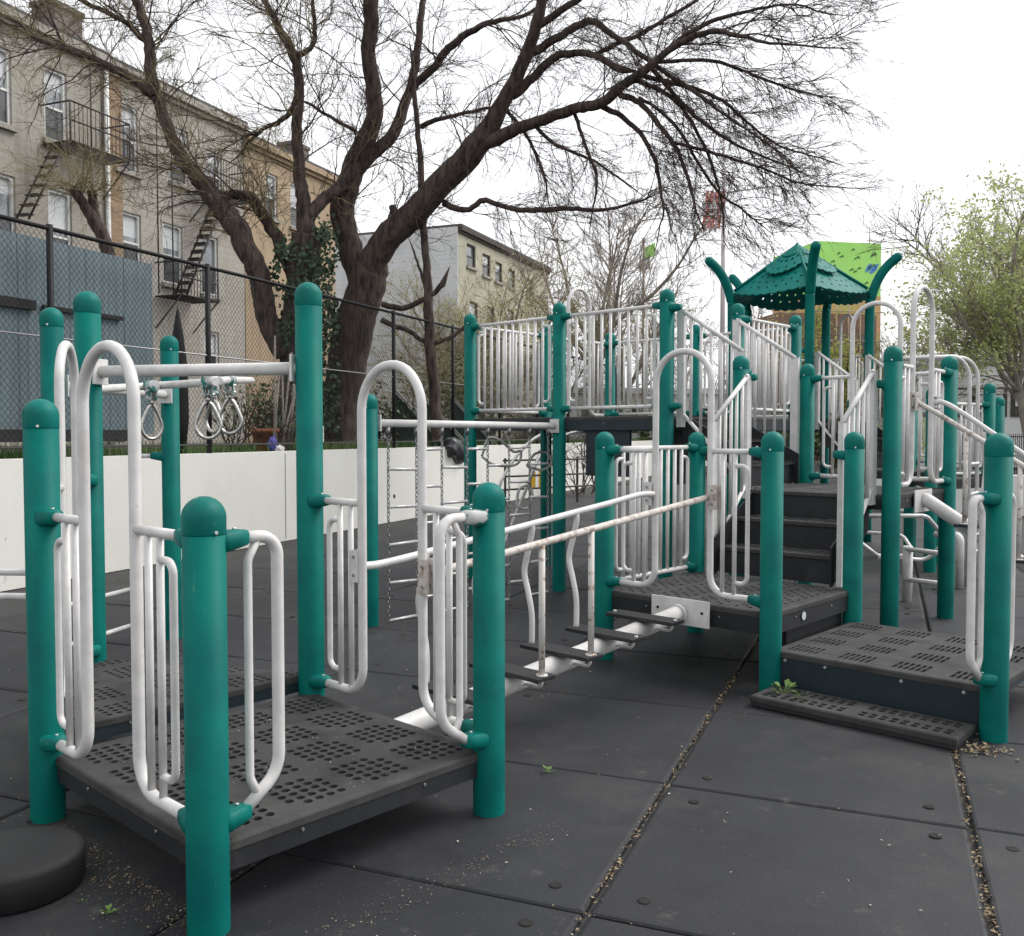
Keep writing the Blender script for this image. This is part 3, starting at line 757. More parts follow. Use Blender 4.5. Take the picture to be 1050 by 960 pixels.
def roof_layer(b_end, lift, na, nb, scal, seed):
    m = MB(); rr = random.Random(seed)
    ap = Cc + ZUP * (4.16 + lift)
    for i in range(5):
        (p0, d0), (p1, d1) = cpt[i], cpt[(i + 1) % 5]
        c0 = Cc + d0 * .95 + ZUP * 3.49; c1 = Cc + d1 * .95 + ZUP * 3.49; om = (d0 + d1).normalized()
        def pt(a, b):
            x = 2 * a - 1; eg = c0 * (1 - a) + c1 * a + (om * .17 - ZUP * .085) * (1 - x * x)
            bow = -.012 * math.sin(math.pi * b) * (1 - x * x)
            return ap * (1 - b) + eg * b + ZUP * (bow + lift * (b - (1 - 0)) * 0 + lift * b / b_end * (1 - x ** 4))
        base = len(m.v)
        for j in range(nb + 1):
            for k in range(na + 1):
                a = k / na; b = b_end * j / nb * (1 if b_end > .99 else 1 - .34 * (2 * a - 1) ** 2)
                if j == nb: b += scal * abs(math.sin(a * math.pi * 9))
                m.v.append(tuple(pt(a, b)))
        for j in range(nb):
            for k in range(na):
                cell = b_end * (j + .5) / nb
                if 1 < k < na - 2 and 2 < j < nb - 1 and cell > .16 and j % 3 == 1 and (k + 2 * (j // 3)) % 5 < (2 if cell < .45 else 1): continue
                q = base + j * (na + 1) + k
                m.face((q, q + na + 1, q + na + 2, q + 1))
    return m
rf = roof_layer(1.0, 0, 36, 26, .028, 5).build('roof', 'green_plastic', tower)
md = rf.modifiers.new('thickness', 'SOLIDIFY'); md.thickness = .016
for be, lf, sd in ((.66, .055, 8), (.30, .05, 9)):
    sh = roof_layer(be, lf, 30, 12, .035, sd).build('shingle_layer', 'green_plastic', rf); md = sh.modifiers.new('thickness', 'SOLIDIFY'); md.thickness = .014
m = MB()
for p, d in cpt: m.tube([Cc + ZUP * 4.19, Cc + d * .95 + ZUP * 3.51], .02, 8)
m.tube([Cc + ZUP * 4.12, Cc + ZUP * 4.22], .05, 10, r2=.015); m.build('ridge_ribs', 'green_plastic', rf)
deck(tower, [p for p, d in cpt], D7, .12, frange(2, 1.5), frange(2, 1.5), Cc - UU * 1.5 - VV * 1.5, lambda i, j: None)
full_panel(tower, 'L4', 'L0', zt, zb); full_panel(tower, 'L3', 'L4', zt, zb); full_panel(tower, 'L2', 'L3', zt, zb)
arch_panel(tower, 'L1', 'L2', D7, .36, .64)
st3 = thing('stairs', Cc + V3((1.1, -.8, 0)), 'distant stairs descending to the right from the canopy tower, behind the landing', 'stairs')
a0, a1 = cpt[0][0], cpt[1][0]; ee = (a1 - a0).normalized(); on = V3((ee.y, -ee.x, 0)); LL = (a1 - a0).length
pf = lambda s, w, z: a0 + ee * w + on * (.70 - s) + ZUP * z
steps(st3, pf, .56, .12, LL - .12, 1.06, .2, 3)
for w in (.09, LL - .09): stair_panel(st3, a0 + ee * w + on * .68, a0 + ee * w + on * .06, 2.18, 2.58, 1.1, 1.66, 5)
far = thing('play_platform', Cc + on * 1.4, 'far play platform behind the landing, reached by the distant stairs', 'play platform')
b0_, b1_ = a0 + on * .72, a1 + on * .72; 
q = [b0_, b1_, b1_ + on * 1.2, b0_ + on * 1.2]
deck(far, q, 1.06, .11, frange(2, 2.5), frange(2, 2.5), Cc + on * 1.3 - UU * 2.5 - VV * 2.5, lambda i, j: None)
for i, p in enumerate(q): post('fp%d' % i, far, p, 1.95)
full_panel(far, 'fp2', 'fp1', 1.86, 1.14)
# --- platform with a free green post at the right
rp = thing('play_platform', V3((5.0, 10.3, 0)), 'distant right-hand play platform with white picket panel, before the green tree', 'play platform')
post('U', rp, V3((5.40, 10.5, 0)), 2.075); post('U2', rp, V3((4.55, 10.05, 0)), 2.0); post('U3', rp, V3((4.9, 11.4, 0)), 2.0)
deck(rp, [POST['U'][1], POST['U2'][1], POST['U3'][1]], 1.0, .11, frange(2, 3), frange(2, 3), V3((5, 10.5, 0)) - UU * 3 - VV * 3, lambda i, j: None)
full_panel(rp, 'U2', 'U', 1.83, 1.06)
# --- second stepping bridge, going down to the right
bridge('steep white stepping bridge with rusty rail posts descending right from the landing', P(5.93, -.02), P(5.93, -1.45), UU, UU, 1.00, .10, 1.74, .84, 3, (1, 2, 3), (1, 2, 3), False)
# --- arched rail climber beside it
arc = thing('arch_climber', V3((4.4, 9.2, 0)), 'pair of tall white arched rails curving down to the ground behind the rusty rails', 'climber')
for dx, dd in ((0, 9.1), (9, 9.5)):
    m = MB(); a = at(905, 368 + dx * .1, dd - .3); b = at(984 + dx, 365 + dx * .15, dd)
    m.tube(fillet([a, V3((b.x + .10, b.y, b.z)), V3((b.x + .12, b.y, 0))], .22, 9), .02, 10); m.build('arched_rail', 'white', arc)
for z in (.3, .6, .9, 1.2):
    m = MB(); p = at(984, 365, 9.1); q = at(993, 366, 9.5); m.tube([V3((p.x + .12, p.y, z)), V3((q.x + .12, q.y, z))], .015, 8); m.build('rung', 'white', arc)
# --- low loop bars seen under the landing
lb = thing('loop_bars', V3((3.6, 8.6, 0)), 'low looped metal climbing bars standing on the mats beneath the landing', 'climbing bars')
m = MB(); z = lambda y, d: 1.5 - (y - 445) * d / 950
m.tube(fillet([at(878, 529, 8.6), at(950, 529, 8.6), at(970, 553, 8.8), at(952, 575, 9), at(900, 570, 8.9), at(880, 555, 8.8)], .12, 6), .02, 10)
m.tube(fillet([at(870, 545, 9.0), at(925, 548, 8.9), at(938, 568, 8.6), at(900, 573, 8.6)], .1, 6), .018, 10); m.build('loop_rail', 'steel', lb)
for y in (566, 597):
    m = MB(); m.tube([at(928, y - 3, 8.3), at(968, y + 2, 8.0)], .022, 10); m.build('bar', 'white', lb)
m = MB(); a = at(931, 560, 8.3); m.tube([a, V3((a.x, a.y, -.02))], .042, 12); m.build('leg', 'white', lb)
gb = thing('grab_rail', V3((4.6, 9.6, 0)), 'single low white post with cross rail behind the right-hand bridge', 'rail')
m = MB(); a = at(985, 549, 9.0); m.tube(fillet([at(960, 548, 9.3), a, V3((a.x, a.y, 0))], .06, 5), .035, 12); m.build('rail', 'white', gb)
# --- hanging chain ladder
net = thing('chain_climber', P(4.2, 3.17), 'hanging chain ladder net with metal rungs under a white overhead beam', 'climber')
post('Z', net, P(3.13, 3.19), 1.81)
za, zb_ = P(3.13, 3.19, 1.585), P(X0, 3.16, 1.575)
beam(net, za, zb_, .031)
lead = (zb_ - za).normalized()
cs = [solve_px(px, za, lead) for px in (398, 427, 453, 479, 500, 522, 543, 562)]
def chain(m, p, z1, z0):
    n = int((z1 - z0) / .036)
    for i in range(n):
        c = V3((p.x, p.y, z1 - .036 * (i + .5))); ax = lead if i % 2 else V3((-lead.y, lead.x, 0))
        pts = []
        for k in range(8):
            a = 2 * math.pi * k / 8; pts.append(c + ax * (.011 * math.cos(a)) + ZUP * (.024 * math.sin(a)))
        m.tube(pts, .0042, 4, closed=True)
for s in cs:
    m = MB(); p = za + lead * s; m.tube([V3((p.x, p.y, 1.56)), V3((p.x, p.y, 1.49))], .018, 8); chain(m, p, 1.49, 0.0); m.build('chain', 'chain', net)
for i in range(len(cs) - 1):
    for k in range(5):
        zz = (1.22 if i % 2 == 0 else 1.37) - .303 * k
        if zz < 0: continue
        m = MB(); a = za + lead * cs[i]; b = za + lead * cs[i + 1]; m.tube([V3((a.x, a.y, zz)), V3((b.x, b.y, zz + R.uniform(-.012, .012)))], .0125, 8); m.build('rung', 'steel', net)
# --- pretzel loop climber behind the net
pz = thing('loop_climber', V3((0, 9.9, 0)), 'twisted steel loop climber under the high platform, in front of the white wall', 'climber')
d0 = 10.2
for pts in ([(500, 560), (505, 520), (520, 482), (545, 452), (575, 438), (592, 432)], [(512, 570), (540, 500), (552, 470), (565, 452), (600, 440)]):
    m = MB(); m.tube(catmull([at(x, y, d0 + .3 * i) for i, (x, y) in enumerate(pts)], 6), .02, 8); m.build('rail', 'steel', pz)
for pts in ([(494, 468), (501, 450), (513, 452), (526, 463), (534, 463), (532, 474), (522, 478), (505, 476)], [(540, 478), (548, 466), (560, 464), (566, 474), (556, 482)], [(530, 520), (532, 503), (542, 498), (546, 508), (541, 521)]):
    m = MB(); m.tube(catmull([at(x, y, d0 - .1) for x, y in pts + pts[:1]], 12), .014, 8); m.build('loop', 'steel', pz)
# --- black stepping pod
pod = MB(); cx = at(0, 890, 1.5); 
px_, py_ = -1.64, 3.02
pod.lathe([(.195, 0), (.205, .008), (.207, .10), (.2, .116), (.18, .125), (.1, .128), (.001, .128)], (px_, py_, .001), 48)
o = pod.build('stepping_pod', 'rubberblack', origin=(px_, py_, 0)); tag(o, 'thick round black rubber stepping pod on the mats at the lower left corner', 'stepping pod')
# ------------------------------------------------------------------ setting: tile axes t (away) and r (right)
TT = V3((.375, .927, 0)).normalized(); RR = V3((TT.y, -TT.x, 0))
def G(r, t, z=0.): return RR * r + TT * t + ZUP * z
g = MB(); g.poly([(-400, -60, -.03), (400, -60, -.03), (400, 900, -.03), (-400, 900, -.03)])
tag(g.build('ground', 'asphalt'), kind='structure')
# rubber mats, each with rolled edges
R0, T0, DR, DT = -.855, 2.735, 1.172, 1.156
bm = bmesh.new(); tone = []
ext = {}
mv, mf, tones = [], [], []
rm = random.Random(3)
for i in range(-6, 10):
    for j in range(-4, 12):
        r0 = R0 + DR * i; t0 = T0 + DT * j
        if r0 < -7.86: continue
        gp = .006 if i not in (0, 1) else .0115
        a0, a1 = r0 + (.0115 if i in (0, 1) else .006), r0 + DR - (.0115 if i + 1 in (0, 1) else .006)
        b0, b1 = t0 + .0065, t0 + DT - .0065
        dz = [rm.uniform(-.006, .002) for _ in range(4)]; b = len(mv)
        for off, z in ((0, -.035), (0, -.010), (.006, -.003), (.016, 0)):
            for q, (x, y, sx, sy) in enumerate(((a0, b0, 1, 1), (a1, b0, -1, 1), (a1, b1, -1, -1), (a0, b1, 1, -1))):
                mv.append(tuple(G(x + sx * off, y + sy * off, z + dz[q])))
        fs = []
        for k in range(3):
            for q in range(4): fs.append((b + k * 4 + q, b + k * 4 + (q + 1) % 4, b + k * 4 + 4 + (q + 1) % 4, b + k * 4 + 4 + q))
        fs.append((b + 12, b + 13, b + 14, b + 15))
        mf += fs; tn = rm.uniform(.80, 1.2); tones += [tn] * sum(len(f) for f in fs)
me = bpy.data.meshes.new('rubber_mats'); me.from_pydata(mv, [], mf); me.materials.append(M['mats'])
ca = me.color_attributes.new('tone', 'FLOAT_COLOR', 'CORNER')
for i, tn in enumerate(tones): ca.data[i].color = (tn, tn, tn, 1)
o = bpy.data.objects.new('rubber_mats', me); COL.objects.link(o); tag(o, kind='structure')
# flush plugs near every mat corner
m = MB()
for i in range(-4, 8):
    for j in range(-2, 8):
        for a, b in ((.14, .14), (DR - .14, .14), (.14, DT - .14), (DR - .14, DT - .14)):
            if R0 + DR * i < -7.6 or R.random() < .3: continue
            c = G(R0 + DR * i + a + R.uniform(-.015, .015), T0 + DT * j + b + R.uniform(-.015, .015))
            m.lathe([(.022, -.006), (.022, .001), (.017, .0025), (.001, .0015)], c, 12, smooth=False)
tag(m.build('mat_plugs', 'seam'), kind='structure')
# litter in the seams and on the mats
rl = random.Random(11); m = MB()
def leaf(m, c, s, tilt=.6, mi=0):
    a = rl.uniform(0, 6.28); X = V3((math.cos(a), math.sin(a), rl.uniform(-tilt, tilt))).normalized(); Y = ZUP.cross(X).normalized(); Y = (Y + ZUP * rl.uniform(-tilt, tilt)).normalized()
    n = X.cross(Y); w = rl.uniform(.3, .6)
    pts = [c - X * s, c - X * s * .2 + Y * s * w + n * s * .15, c + X * s, c - X * s * .1 - Y * s * w + n * s * .2]
    m.poly(pts, mi)
for i, dens in ((0, 1.0), (1, 1.0), (-1, .12), (2, .1)):
    r = R0 + DR * i
    for k in range(int(2600 * dens)):
        t = rl.uniform(1.3, 8.5) if i == 0 else rl.uniform(1.3, 6.2)
        if i == 1 and t > 5.05 and rl.random() < .8: continue
        wgt = .5 + .5 * math.sin(t * 5.3 + i) * math.sin(t * 1.7)
        if rl.random() > .30 + .70 * wgt ** 1.5 * (.5 + .5 * math.sin(t * 17 + 3 * i)): continue
        leaf(m, G(r + rl.gauss(0, .0105), t, rl.uniform(-.008, .005)), rl.uniform(.002, .010) * (1.6 if rl.random() < .06 else 1))
for k in range(90):     # heap of leaves at the end of the step board
    c = P(3.33, -1.2); leaf(m, c + V3((rl.gauss(0, .05), rl.gauss(-.02, .05), rl.uniform(.002, .02))), rl.uniform(.008, .018))
for k in range(500):
    j = rl.randint(-1, 6); leaf(m, G(rl.uniform(-6, 4), T0 + DT * j + rl.gauss(0, .006), rl.uniform(-.008, .002)), rl.uniform(.003, .007))
for k in range(3600):   # under and along the left platform, and along the foot of the wall
    if k % 2: c = G(-7.9 + abs(rl.gauss(0, .5)), rl.uniform(5, 18), .004)
    else:
        q = rl.random()
        if q < .62: c = P(.02 - abs(rl.gauss(0, .09)), rl.uniform(-.05, 1.15), .003)
        elif q < .8: c = P(rl.uniform(-.9, 0), rl.uniform(-.4, 1.3), .003)
        else: c = P(rl.uniform(-.2, 1.3), -.22 - .1 * rl.random() + rl.gauss(0, .02) - abs(rl.gauss(0, .03)), .003)
    leaf(m, c, rl.uniform(.0018, .0052) if k % 2 == 0 else rl.uniform(.003, .009))
tag(m.build('leaf_litter', 'litter'), kind='stuff')
m = MB()
for k in range(620):
    c = G(rl.uniform(-7, 4), rl.uniform(1.4, 9), .004); leaf(m, c, rl.uniform(.003, .0085), .25)
for k in range(60): leaf(m, P(rl.uniform(.05, 1.15), rl.uniform(.05, 1.15), D1 + .004), rl.uniform(.003, .006), .2)
for k in range(12): leaf(m, P(rl.uniform(H0, H1), rl.uniform(-1.1, -.1), D4 + .004), rl.uniform(.004, .013), .2)
tag(m.build('fallen_petals', 'petal'), kind='stuff')
def weed(c, n, s, label):
    m = MB()
    for k in range(n):
        a = rl.uniform(0, 6.28); d = V3((math.cos(a), math.sin(a), rl.uniform(.35, 1.4))).normalized(); L = s * rl.uniform(.6, 1.2)
        sd = V3((-d.y, d.x, 0)).normalized(); w = L * .16
        m.tube([c, c + d * L * .45], .0012, 4)
        m.poly([c + d * L * .4, c + d * L * .7 + sd * w, c + d * L - ZUP * L * .12, c + d * L * .7 - sd * w])
    o = m.build('weed', 'grassweed', origin=c); tag(o, label, 'weed', 'weeds growing in the mat seams')
M['grassweed'] = mat('weed_green', (.13, .22, .05), .7, noise=.3, nscale=30)
weed(at(112, 937, 2.9), 12, .032, 'larger bright weed in the seam right of the black pod'); weed(at(85, 927, 2.98), 8, .024, 'smaller weed in the seam closest to the black pod')
weed(P(3.37, -.17, .06), 14, .09, 'leafy weed growing through the left end of the step board'); weed(P(3.33, -.29, .06), 10, .07, 'low weed on the step board, right of the taller weed')
c = at(563, 789, 4.1); weed(V3((c.x, c.y, 0)), 10, .045, 'small weed in the seam just right of the near rusty bridge post')

# ------------------------------------------------------------------ boundary wall, bank and fence
W0 = V3((-4.49, 9.97, 0)); WN = V3((-TT.y, TT.x, 0))     # WN points away from the playground
def WL(s, n=0., z=0.): return W0 + TT * s + WN * n + ZUP * z
m = MB()
m.box(WL(14, .15, .615), (56, .3, 1.27), X=TT, Y=WN)
for s in (-8.6, -2.6, 3.4, 9.4, 15.4, 21.4): m.box(WL(s, -.001, .62), (.012, .01, 1.2), X=TT, Y=WN, mi=1)
q_ = solve_px(404, W0, TT); m.tube([WL(q_, -.004, .42), WL(q_, .02, .42)], .035, 12, mi=2)
o = m.build('boundary_wall', ['wallwhite', 'sill', 'black'], origin=WL(14, .15)); tag(o, 'long white painted low wall under the black chain link fence', 'wall')
m = MB(); c = WL(10, 16.31, 1.10); m.box(c, (76, 32, .2), X=TT, Y=WN); tag(m.build('bank', 'soil'), kind='structure')
m = MB(); rg = random.Random(5)
for k in range(9000):
    s = rg.uniform(-2, 26); n = .4 + abs(rg.gauss(0, 1.5)); b = WL(s, n, 1.2); a = rg.uniform(0, 6.28); h = rg.uniform(.06, .24); w = .012
    x = V3((math.cos(a), math.sin(a), 0)); m.poly([b - x * w, b + x * w, b + x * rg.uniform(-.06, .06) + V3((rg.uniform(-.05, .05), rg.uniform(-.05, .05), h))])
tag(m.build('grass', 'grass'), kind='stuff')
FH = 3.62
fen = thing('chainlink_fence', WL(7, .15, 1.27), 'tall black chain link fence standing on the white boundary wall', 'fence')
fs = [-5.2 - 2.4, -5.2, -2.8, -.4, 2.0, 4.4, 6.8, 9.2, 11.6, 14.0, 16.4, 18.8, 21.2]
for s in fs:
    m = MB(); m.tube([WL(s, .15, 1.2), WL(s, .15, FH + .04)], .034, 10); m.build('post', 'black', fen)
m = MB(); m.tube([WL(fs[0], .15, FH), WL(fs[-1], .15, FH)], .024, 8); m.build('top_rail', 'black', fen)
m = MB(); m.tube([WL(fs[0], .15, 2.5), WL(fs[-1], .15, 2.5)], .010, 6); m.build('tension_wire', 'chain', fen)
m = MB(); m.tube([WL(fs[0], .15, 1.36), WL(fs[-1], .15, 1.36)], .013, 6); m.build('bottom_rail', 'iron', fen)
def mesh_panel(s0, s1, z0, z1, n, pitch, r):
    m = MB(); H = z1 - z0; L = s1 - s0
    def wire(a, za, b, zb, o):
        A, B = WL(a, n + o, za), WL(b, n + o, zb); d = (B - A).normalized(); q = WN.cross(d) * r
        bs = len(m.v); m.v += [tuple(A + q), tuple(A - q * .5 + WN * r * .87), tuple(A - q * .5 - WN * r * .87), tuple(B + q), tuple(B - q * .5 + WN * r * .87), tuple(B - q * .5 - WN * r * .87)]
        for k in range(3): m.face((bs + k, bs + (k + 1) % 3, bs + 3 + (k + 1) % 3, bs + 3 + k))
    k = -H / 1.15
    while k < L:
        for sg in (1, -1):
            a, b = k, k + H / 1.15; za, zb = (z0, z1) if sg > 0 else (z1, z0)
            if a < 0: za += (zb - za) * (-a) / (b - a); a = 0
            if b > L: zb = za + (zb - za) * (L - a) / (b - a); b = L
            if b > a: wire(s0 + a, za, s0 + b, zb, .004 * sg)
        k += pitch
    return m
for a, b in zip(fs, fs[1:]): mesh_panel(a + .03, b - .03, 1.36, FH, .15, .068, .0021 if a < 9 else .0026).build('wire_mesh', 'black', fen)
# the next garden's board fence behind the mesh
bf = thing('board_fence', WL(-3, .5, 1.2), 'blue-green vertical board fence with black rails behind the wire at the left', 'fence')
x = -9.0
XE = solve_px(158, WL(0, .42), TT)
while x < XE:
    w = 1.2; m = MB(); w = min(w, XE - x)
    hz = 3.56
    n = int(w / .1)
    for q in range(n): m.box(WL(x + (q + .5) * w / n, .42 + R.uniform(0, .004), (hz + 1.5) / 2), (w / n - .003, .022, hz - 1.5), X=TT, Y=WN)
    m.build('board_panel', 'screen', bf); x += w + .004
for z, hh in ((2.84, .10), (1.48, .13)):
    m = MB(); m.box(WL(-4.2 if z != 2.84 else -4.9, .375, z), (10.3 if z != 2.84 else 9.0, .05, hh), X=TT, Y=WN); m.build('rail', 'timber', bf)
m = MB(); m.box(WL(.25, .375, 2.84), (1.1, .04, .045), X=TT, Y=WN); m.build('rail', 'timber', bf)

# ------------------------------------------------------------------ the row of houses
HF = V3((-15.15, 14.31, 0))
def HL(s, n=0., z=0.): return HF + TT * s + WN * n + ZUP * z
def s_of(px): return solve_px(px, HF, TT)
def depth(s, z=4.): q = HL(s, 0, z); return q.y * CP - (q.z - CAM_H) * SP
def z_of(py, s): 
    d = depth(s, 5.0); return CAM_H - d * SP - (py - 480) / 950 * d * CP
def wall_open(m, s0, s1, z0, z1, ops, n=0., dep=.18):
    ss = sorted({s0, s1, *[o[0] for o in ops], *[o[1] for o in ops]}); zs = sorted({z0, z1, *[o[2] for o in ops], *[o[3] for o in ops]})
    for a, b in zip(ss, ss[1:]):
        for c, d in zip(zs, zs[1:]):
            u, v = (a + b) / 2, (c + d) / 2
            if any(o[0] < u < o[1] and o[2] < v < o[3] for o in ops): continue
            m.poly([HL(a, n, c), HL(b, n, c), HL(b, n, d), HL(a, n, d)])
    for a, b, c, d in ops:
        for p, q in (((a, c), (b, c)), ((b, c), (b, d)), ((b, d), (a, d)), ((a, d), (a, c))):
            m.poly([HL(p[0], n, p[1]), HL(q[0], n, q[1]), HL(q[0], n + dep, q[1]), HL(p[0], n + dep, p[1])])
def house(name, label, s0, s1, top, ops, material, dep=10, n=0., base=1.2, cornice='cornice', strip=None, arched=True, wframe='frame'):
    t = thing(name, HL((s0 + s1) / 2, n, base), label, 'house')
    m = MB(); wall_open(m, s0, s1, base, top, ops, n)
    m.poly([HL(s0, n, base), HL(s0, n, top), HL(s0, n + dep, top), HL(s0, n + dep, base)])
    m.poly([HL(s1, n, base), HL(s1, n + dep, base), HL(s1, n + dep, top), HL(s1, n, top)])
    m.poly([HL(s0, n + dep, base), HL(s0, n + dep, top), HL(s1, n + dep, top), HL(s1, n + dep, base)])
    m.build('wall', material, t)
    m = MB(); m.box(HL((s0 + s1) / 2, n + dep / 2 - .05, top + .06), (s1 - s0, dep + .3, .12), X=TT, Y=WN); rf = m.build('roof', 'roof', t)
    m = MB(); m.box(HL((s0 + s1) / 2, n - .12, top - .08), (s1 - s0 - .004, .22, .20), X=TT, Y=WN); m.box(HL((s0 + s1) / 2, n - .06, top - .24), (s1 - s0 - .008, .1, .12), X=TT, Y=WN); m.build('cornice', cornice, rf)
    for a, b, c, d in ops:
        w = MB(); f = .07; mid_ = c + (d - c) * .47; nn = n + .10
        for (p, q, u, v) in ((a, a + f, c, d), (b - f, b, c, d), (a + f, b - f, c, c + f), (a + f, b - f, d - f, d)): w.box(HL((p + q) / 2, nn, (u + v) / 2), (q - p, .09, v - u), X=TT, Y=WN)
        w.box(HL((a + b) / 2, nn, mid_), (b - a - 2 * f, .07, .06), X=TT, Y=WN)
        if arched:      # rounded head inside the opening
            k = 8; pts = []
            for i in range(k + 1):
                x = -1 + 2 * i / k; pts.append((a + (b - a) * (i / k), d - .16 * (x * x)))
            for i in range(k): w.poly([HL(pts[i][0], nn - .05, pts[i][1]), HL(pts[i + 1][0], nn - .05, pts[i + 1][1]), HL(pts[i + 1][0], nn - .05, d), HL(pts[i][0], nn - .05, d)])
        win = w.build('window', wframe, t)
        w = MB(); w.poly([HL(a + f, nn + .03, mid_), HL(b - f, nn + .03, mid_), HL(b - f, nn + .03, d - f), HL(a + f, nn + .03, d - f)])
        w.poly([HL(a + f, nn - .01, c + f), HL(b - f, nn - .01, c + f), HL(b - f, nn - .01, mid_), HL(a + f, nn - .01, mid_)], 1)
        if R.random() < .7:      # a blind drawn part of the way
            zb2 = mid_ + (d - mid_) * R.uniform(.0, .6); w.poly([HL(a + f, nn + .027, zb2), HL(b - f, nn + .027, zb2), HL(b - f, nn + .027, d - f), HL(a + f, nn + .027, d - f)], 2)
        w.build('pane', ['glass', 'darkglass', 'clap'], win)
        w = MB(); w.box(HL((a + b) / 2, n - .03, c - .06), (b - a + .16, .16, .12), X=TT, Y=WN); w.build('sill', 'sill', win)
    return t, rf
def opx(rects):
    out = []
    for x0, x1, y0, y1 in rects:
        a, b = s_of(x0), s_of(x1); sm = (a + b) / 2; out.append((a, b, z_of(y1, sm), z_of(y0, sm)))
    return out
TOP = 11.45
sA, sB, sC, sD = s_of(-190), s_of(113), s_of(253), s_of(345)
opA = opx([(-12, 19, 49, 127), (52, 75, 75, 148), (-12, 21, 178, 262), (54, 78, 197, 285), (54, 78, 322, 390)])
hA, rA = house('row_house', 'grey stuccoed row house at far left with fire escape and white downpipe', sA, sB - .02, TOP, opA, 'stucco', cornice='stucco')
opB = opx([(124, 146, 110, 177), (178, 197, 134, 190), (215, 231, 158, 204), (126, 148, 219, 276), (170, 190, 231, 292), (209, 226, 243, 303), (126, 148, 318, 370), (211, 226, 340, 385)])
hB, rB = house('row_house', 'grey row house with brick edge strip and slanting iron ladder, behind the big left limb', sB + .02, sC - .02, TOP - .05, opB, 'stucco2', cornice='stucco2')
m = MB(); m.box(HL(s_of(121), -.012, 6.3), (s_of(130) - s_of(114), .03, 10.0), X=TT, Y=WN); m.build('brick_strip', 'brick', hB)
m = MB(); m.tube([HL(s_of(112.5), -.08, 1.2), HL(s_of(112.5), -.08, TOP - .3)], .065, 10); m.build('downpipe', 'frame', hA)
opC = opx([(275, 287, 180, 225), (300, 312, 190, 235)])
hC, rC = house('row_house', 'tan rendered row house standing behind the ivy covered trunk', sC + .02, sD, TOP - .35, opC, 'tan', arched=False, cornice='tan')
sE, sF = s_of(470), s_of(562)
opE = opx([(479, 488, 252, 275), (495, 503, 262, 284), (508, 515, 270, 290), (522, 528, 277, 296), (540, 546, 287, 305), (482, 490, 310, 335), (500, 507, 315, 338), (520, 527, 318, 340)])
hE, rE = house('row_house', 'cream walled corner house with dark cornice and grey clapboard side, beyond the gap', sE, sF, TOP + .1, opE, 'cream', dep=14, arched=False, wframe='iron')
m = MB()
k = 0; z = 1.2
while z < TOP + .05:
    m.box(HL(sE - .02, 7.0, z + .11), (.05, 14.0, .215), X=TT, Y=WN); z += .22
m.build('clapboard_side', 'clap', hE)
def chimney(px, y0, y1, wpx, par, n, material='sill'):
    s = s_of(px); d = depth(s, 11); w = wpx * d / 950; m = MB(); z1 = z_of(y0, s) + n * .3
    q = HL(s, n, (TOP + z1) / 2 - .2); m.box(q, (w, w * .75, z1 - TOP + .5), X=TT, Y=WN); m.box(HL(s, n, z1), (w * 1.1, w * .85, .12), X=TT, Y=WN)
    m.build('chimney', material, par)
chimney(90, 20, 60, 38, rA, .8, 'chimneybrick'); chimney(327, 158, 175, 26, rC, 1.0, 'chimneybrick')
chimney(188, 104, 110, 14, rB, 1.0, 'clap')
# fire escapes
def bars(m, pts, r=.02): 
    for a, b in pts: m.tube([a, b], r, 6)
def escape(par, s0, s1, z, ladder_to, up_to):
    m = MB(); n0, n1 = -.05, -1.0
    for k in range(12): n = n0 + (n1 - n0) * k / 11; m.tube([HL(s0, n, z), HL(s1, n, z)], .018, 5)
    for s in (s0, s1):
        bars(m, [(HL(s, n0, z + .95), HL(s, n1, z + .95)), (HL(s, n0, z), HL(s, n1, z)), (HL(s, n0, z - .9), HL(s, n1, z)), (HL(s, n1, z), HL(s, n1, z + .95))], .022)
    bars(m, [(HL(s0, n1, z + .95), HL(s1, n1, z + .95)), (HL(s0, n1, z + .5), HL(s1, n1, z + .5)), (HL(s0, n1, z), HL(s1, n1, z))], .022)
    k = 0
    while s0 + k * .13 < s1: bars(m, [(HL(s0 + k * .13, n1, z), HL(s0 + k * .13, n1, z + .95))], .010); k += 1
    (a, za, b, zb2) = ladder_to; A, B = HL(a, -.55, za), HL(b, -.55, zb2); q = WN * .21
    bars(m, [(A - q, B - q), (A + q, B + q)], .026)
    nn = int((A - B).length / .27)
    for k in range(nn): c = A + (B - A) * (k + .5) / nn; m.box(c, (.20, .42, .025), X=TT, Y=WN)
    for s in up_to: bars(m, [(HL(s, -.5, z), HL(s, -.5, TOP - .5))], .02)
    m.build('fire_escape', 'iron', par)
zA = z_of(160, s_of(75)); escape(hA, s_of(47), s_of(108), zA, (s_of(50), zA, s_of(10), z_of(228, s_of(10))), [s_of(84), s_of(95)])
zB = z_of(306, s_of(170)); escape(hB, s_of(160), s_of(198), zB, (s_of(172), zB + .05, s_of(214), z_of(205, s_of(214))), [s_of(151), s_of(166)])
zB2 = z_of(203, s_of(210)); escape(hB, s_of(196), s_of(236), zB2, (s_of(215), zB2 + .05, s_of(172), zB + .1), [])

# ------------------------------------------------------------------ far buildings at the right
def block(name, label, a, b, back, top, base, material):
    t = thing(name, V3(((a.x + b.x) / 2, (a.y + b.y) / 2, 0)), label, 'building')
    d = (b - a).normalized(); n = V3((-d.y, d.x, 0))
    return t, d, n
def gp(px, d): q = at(px, 445, d); return V3((q.x, q.y, 0))
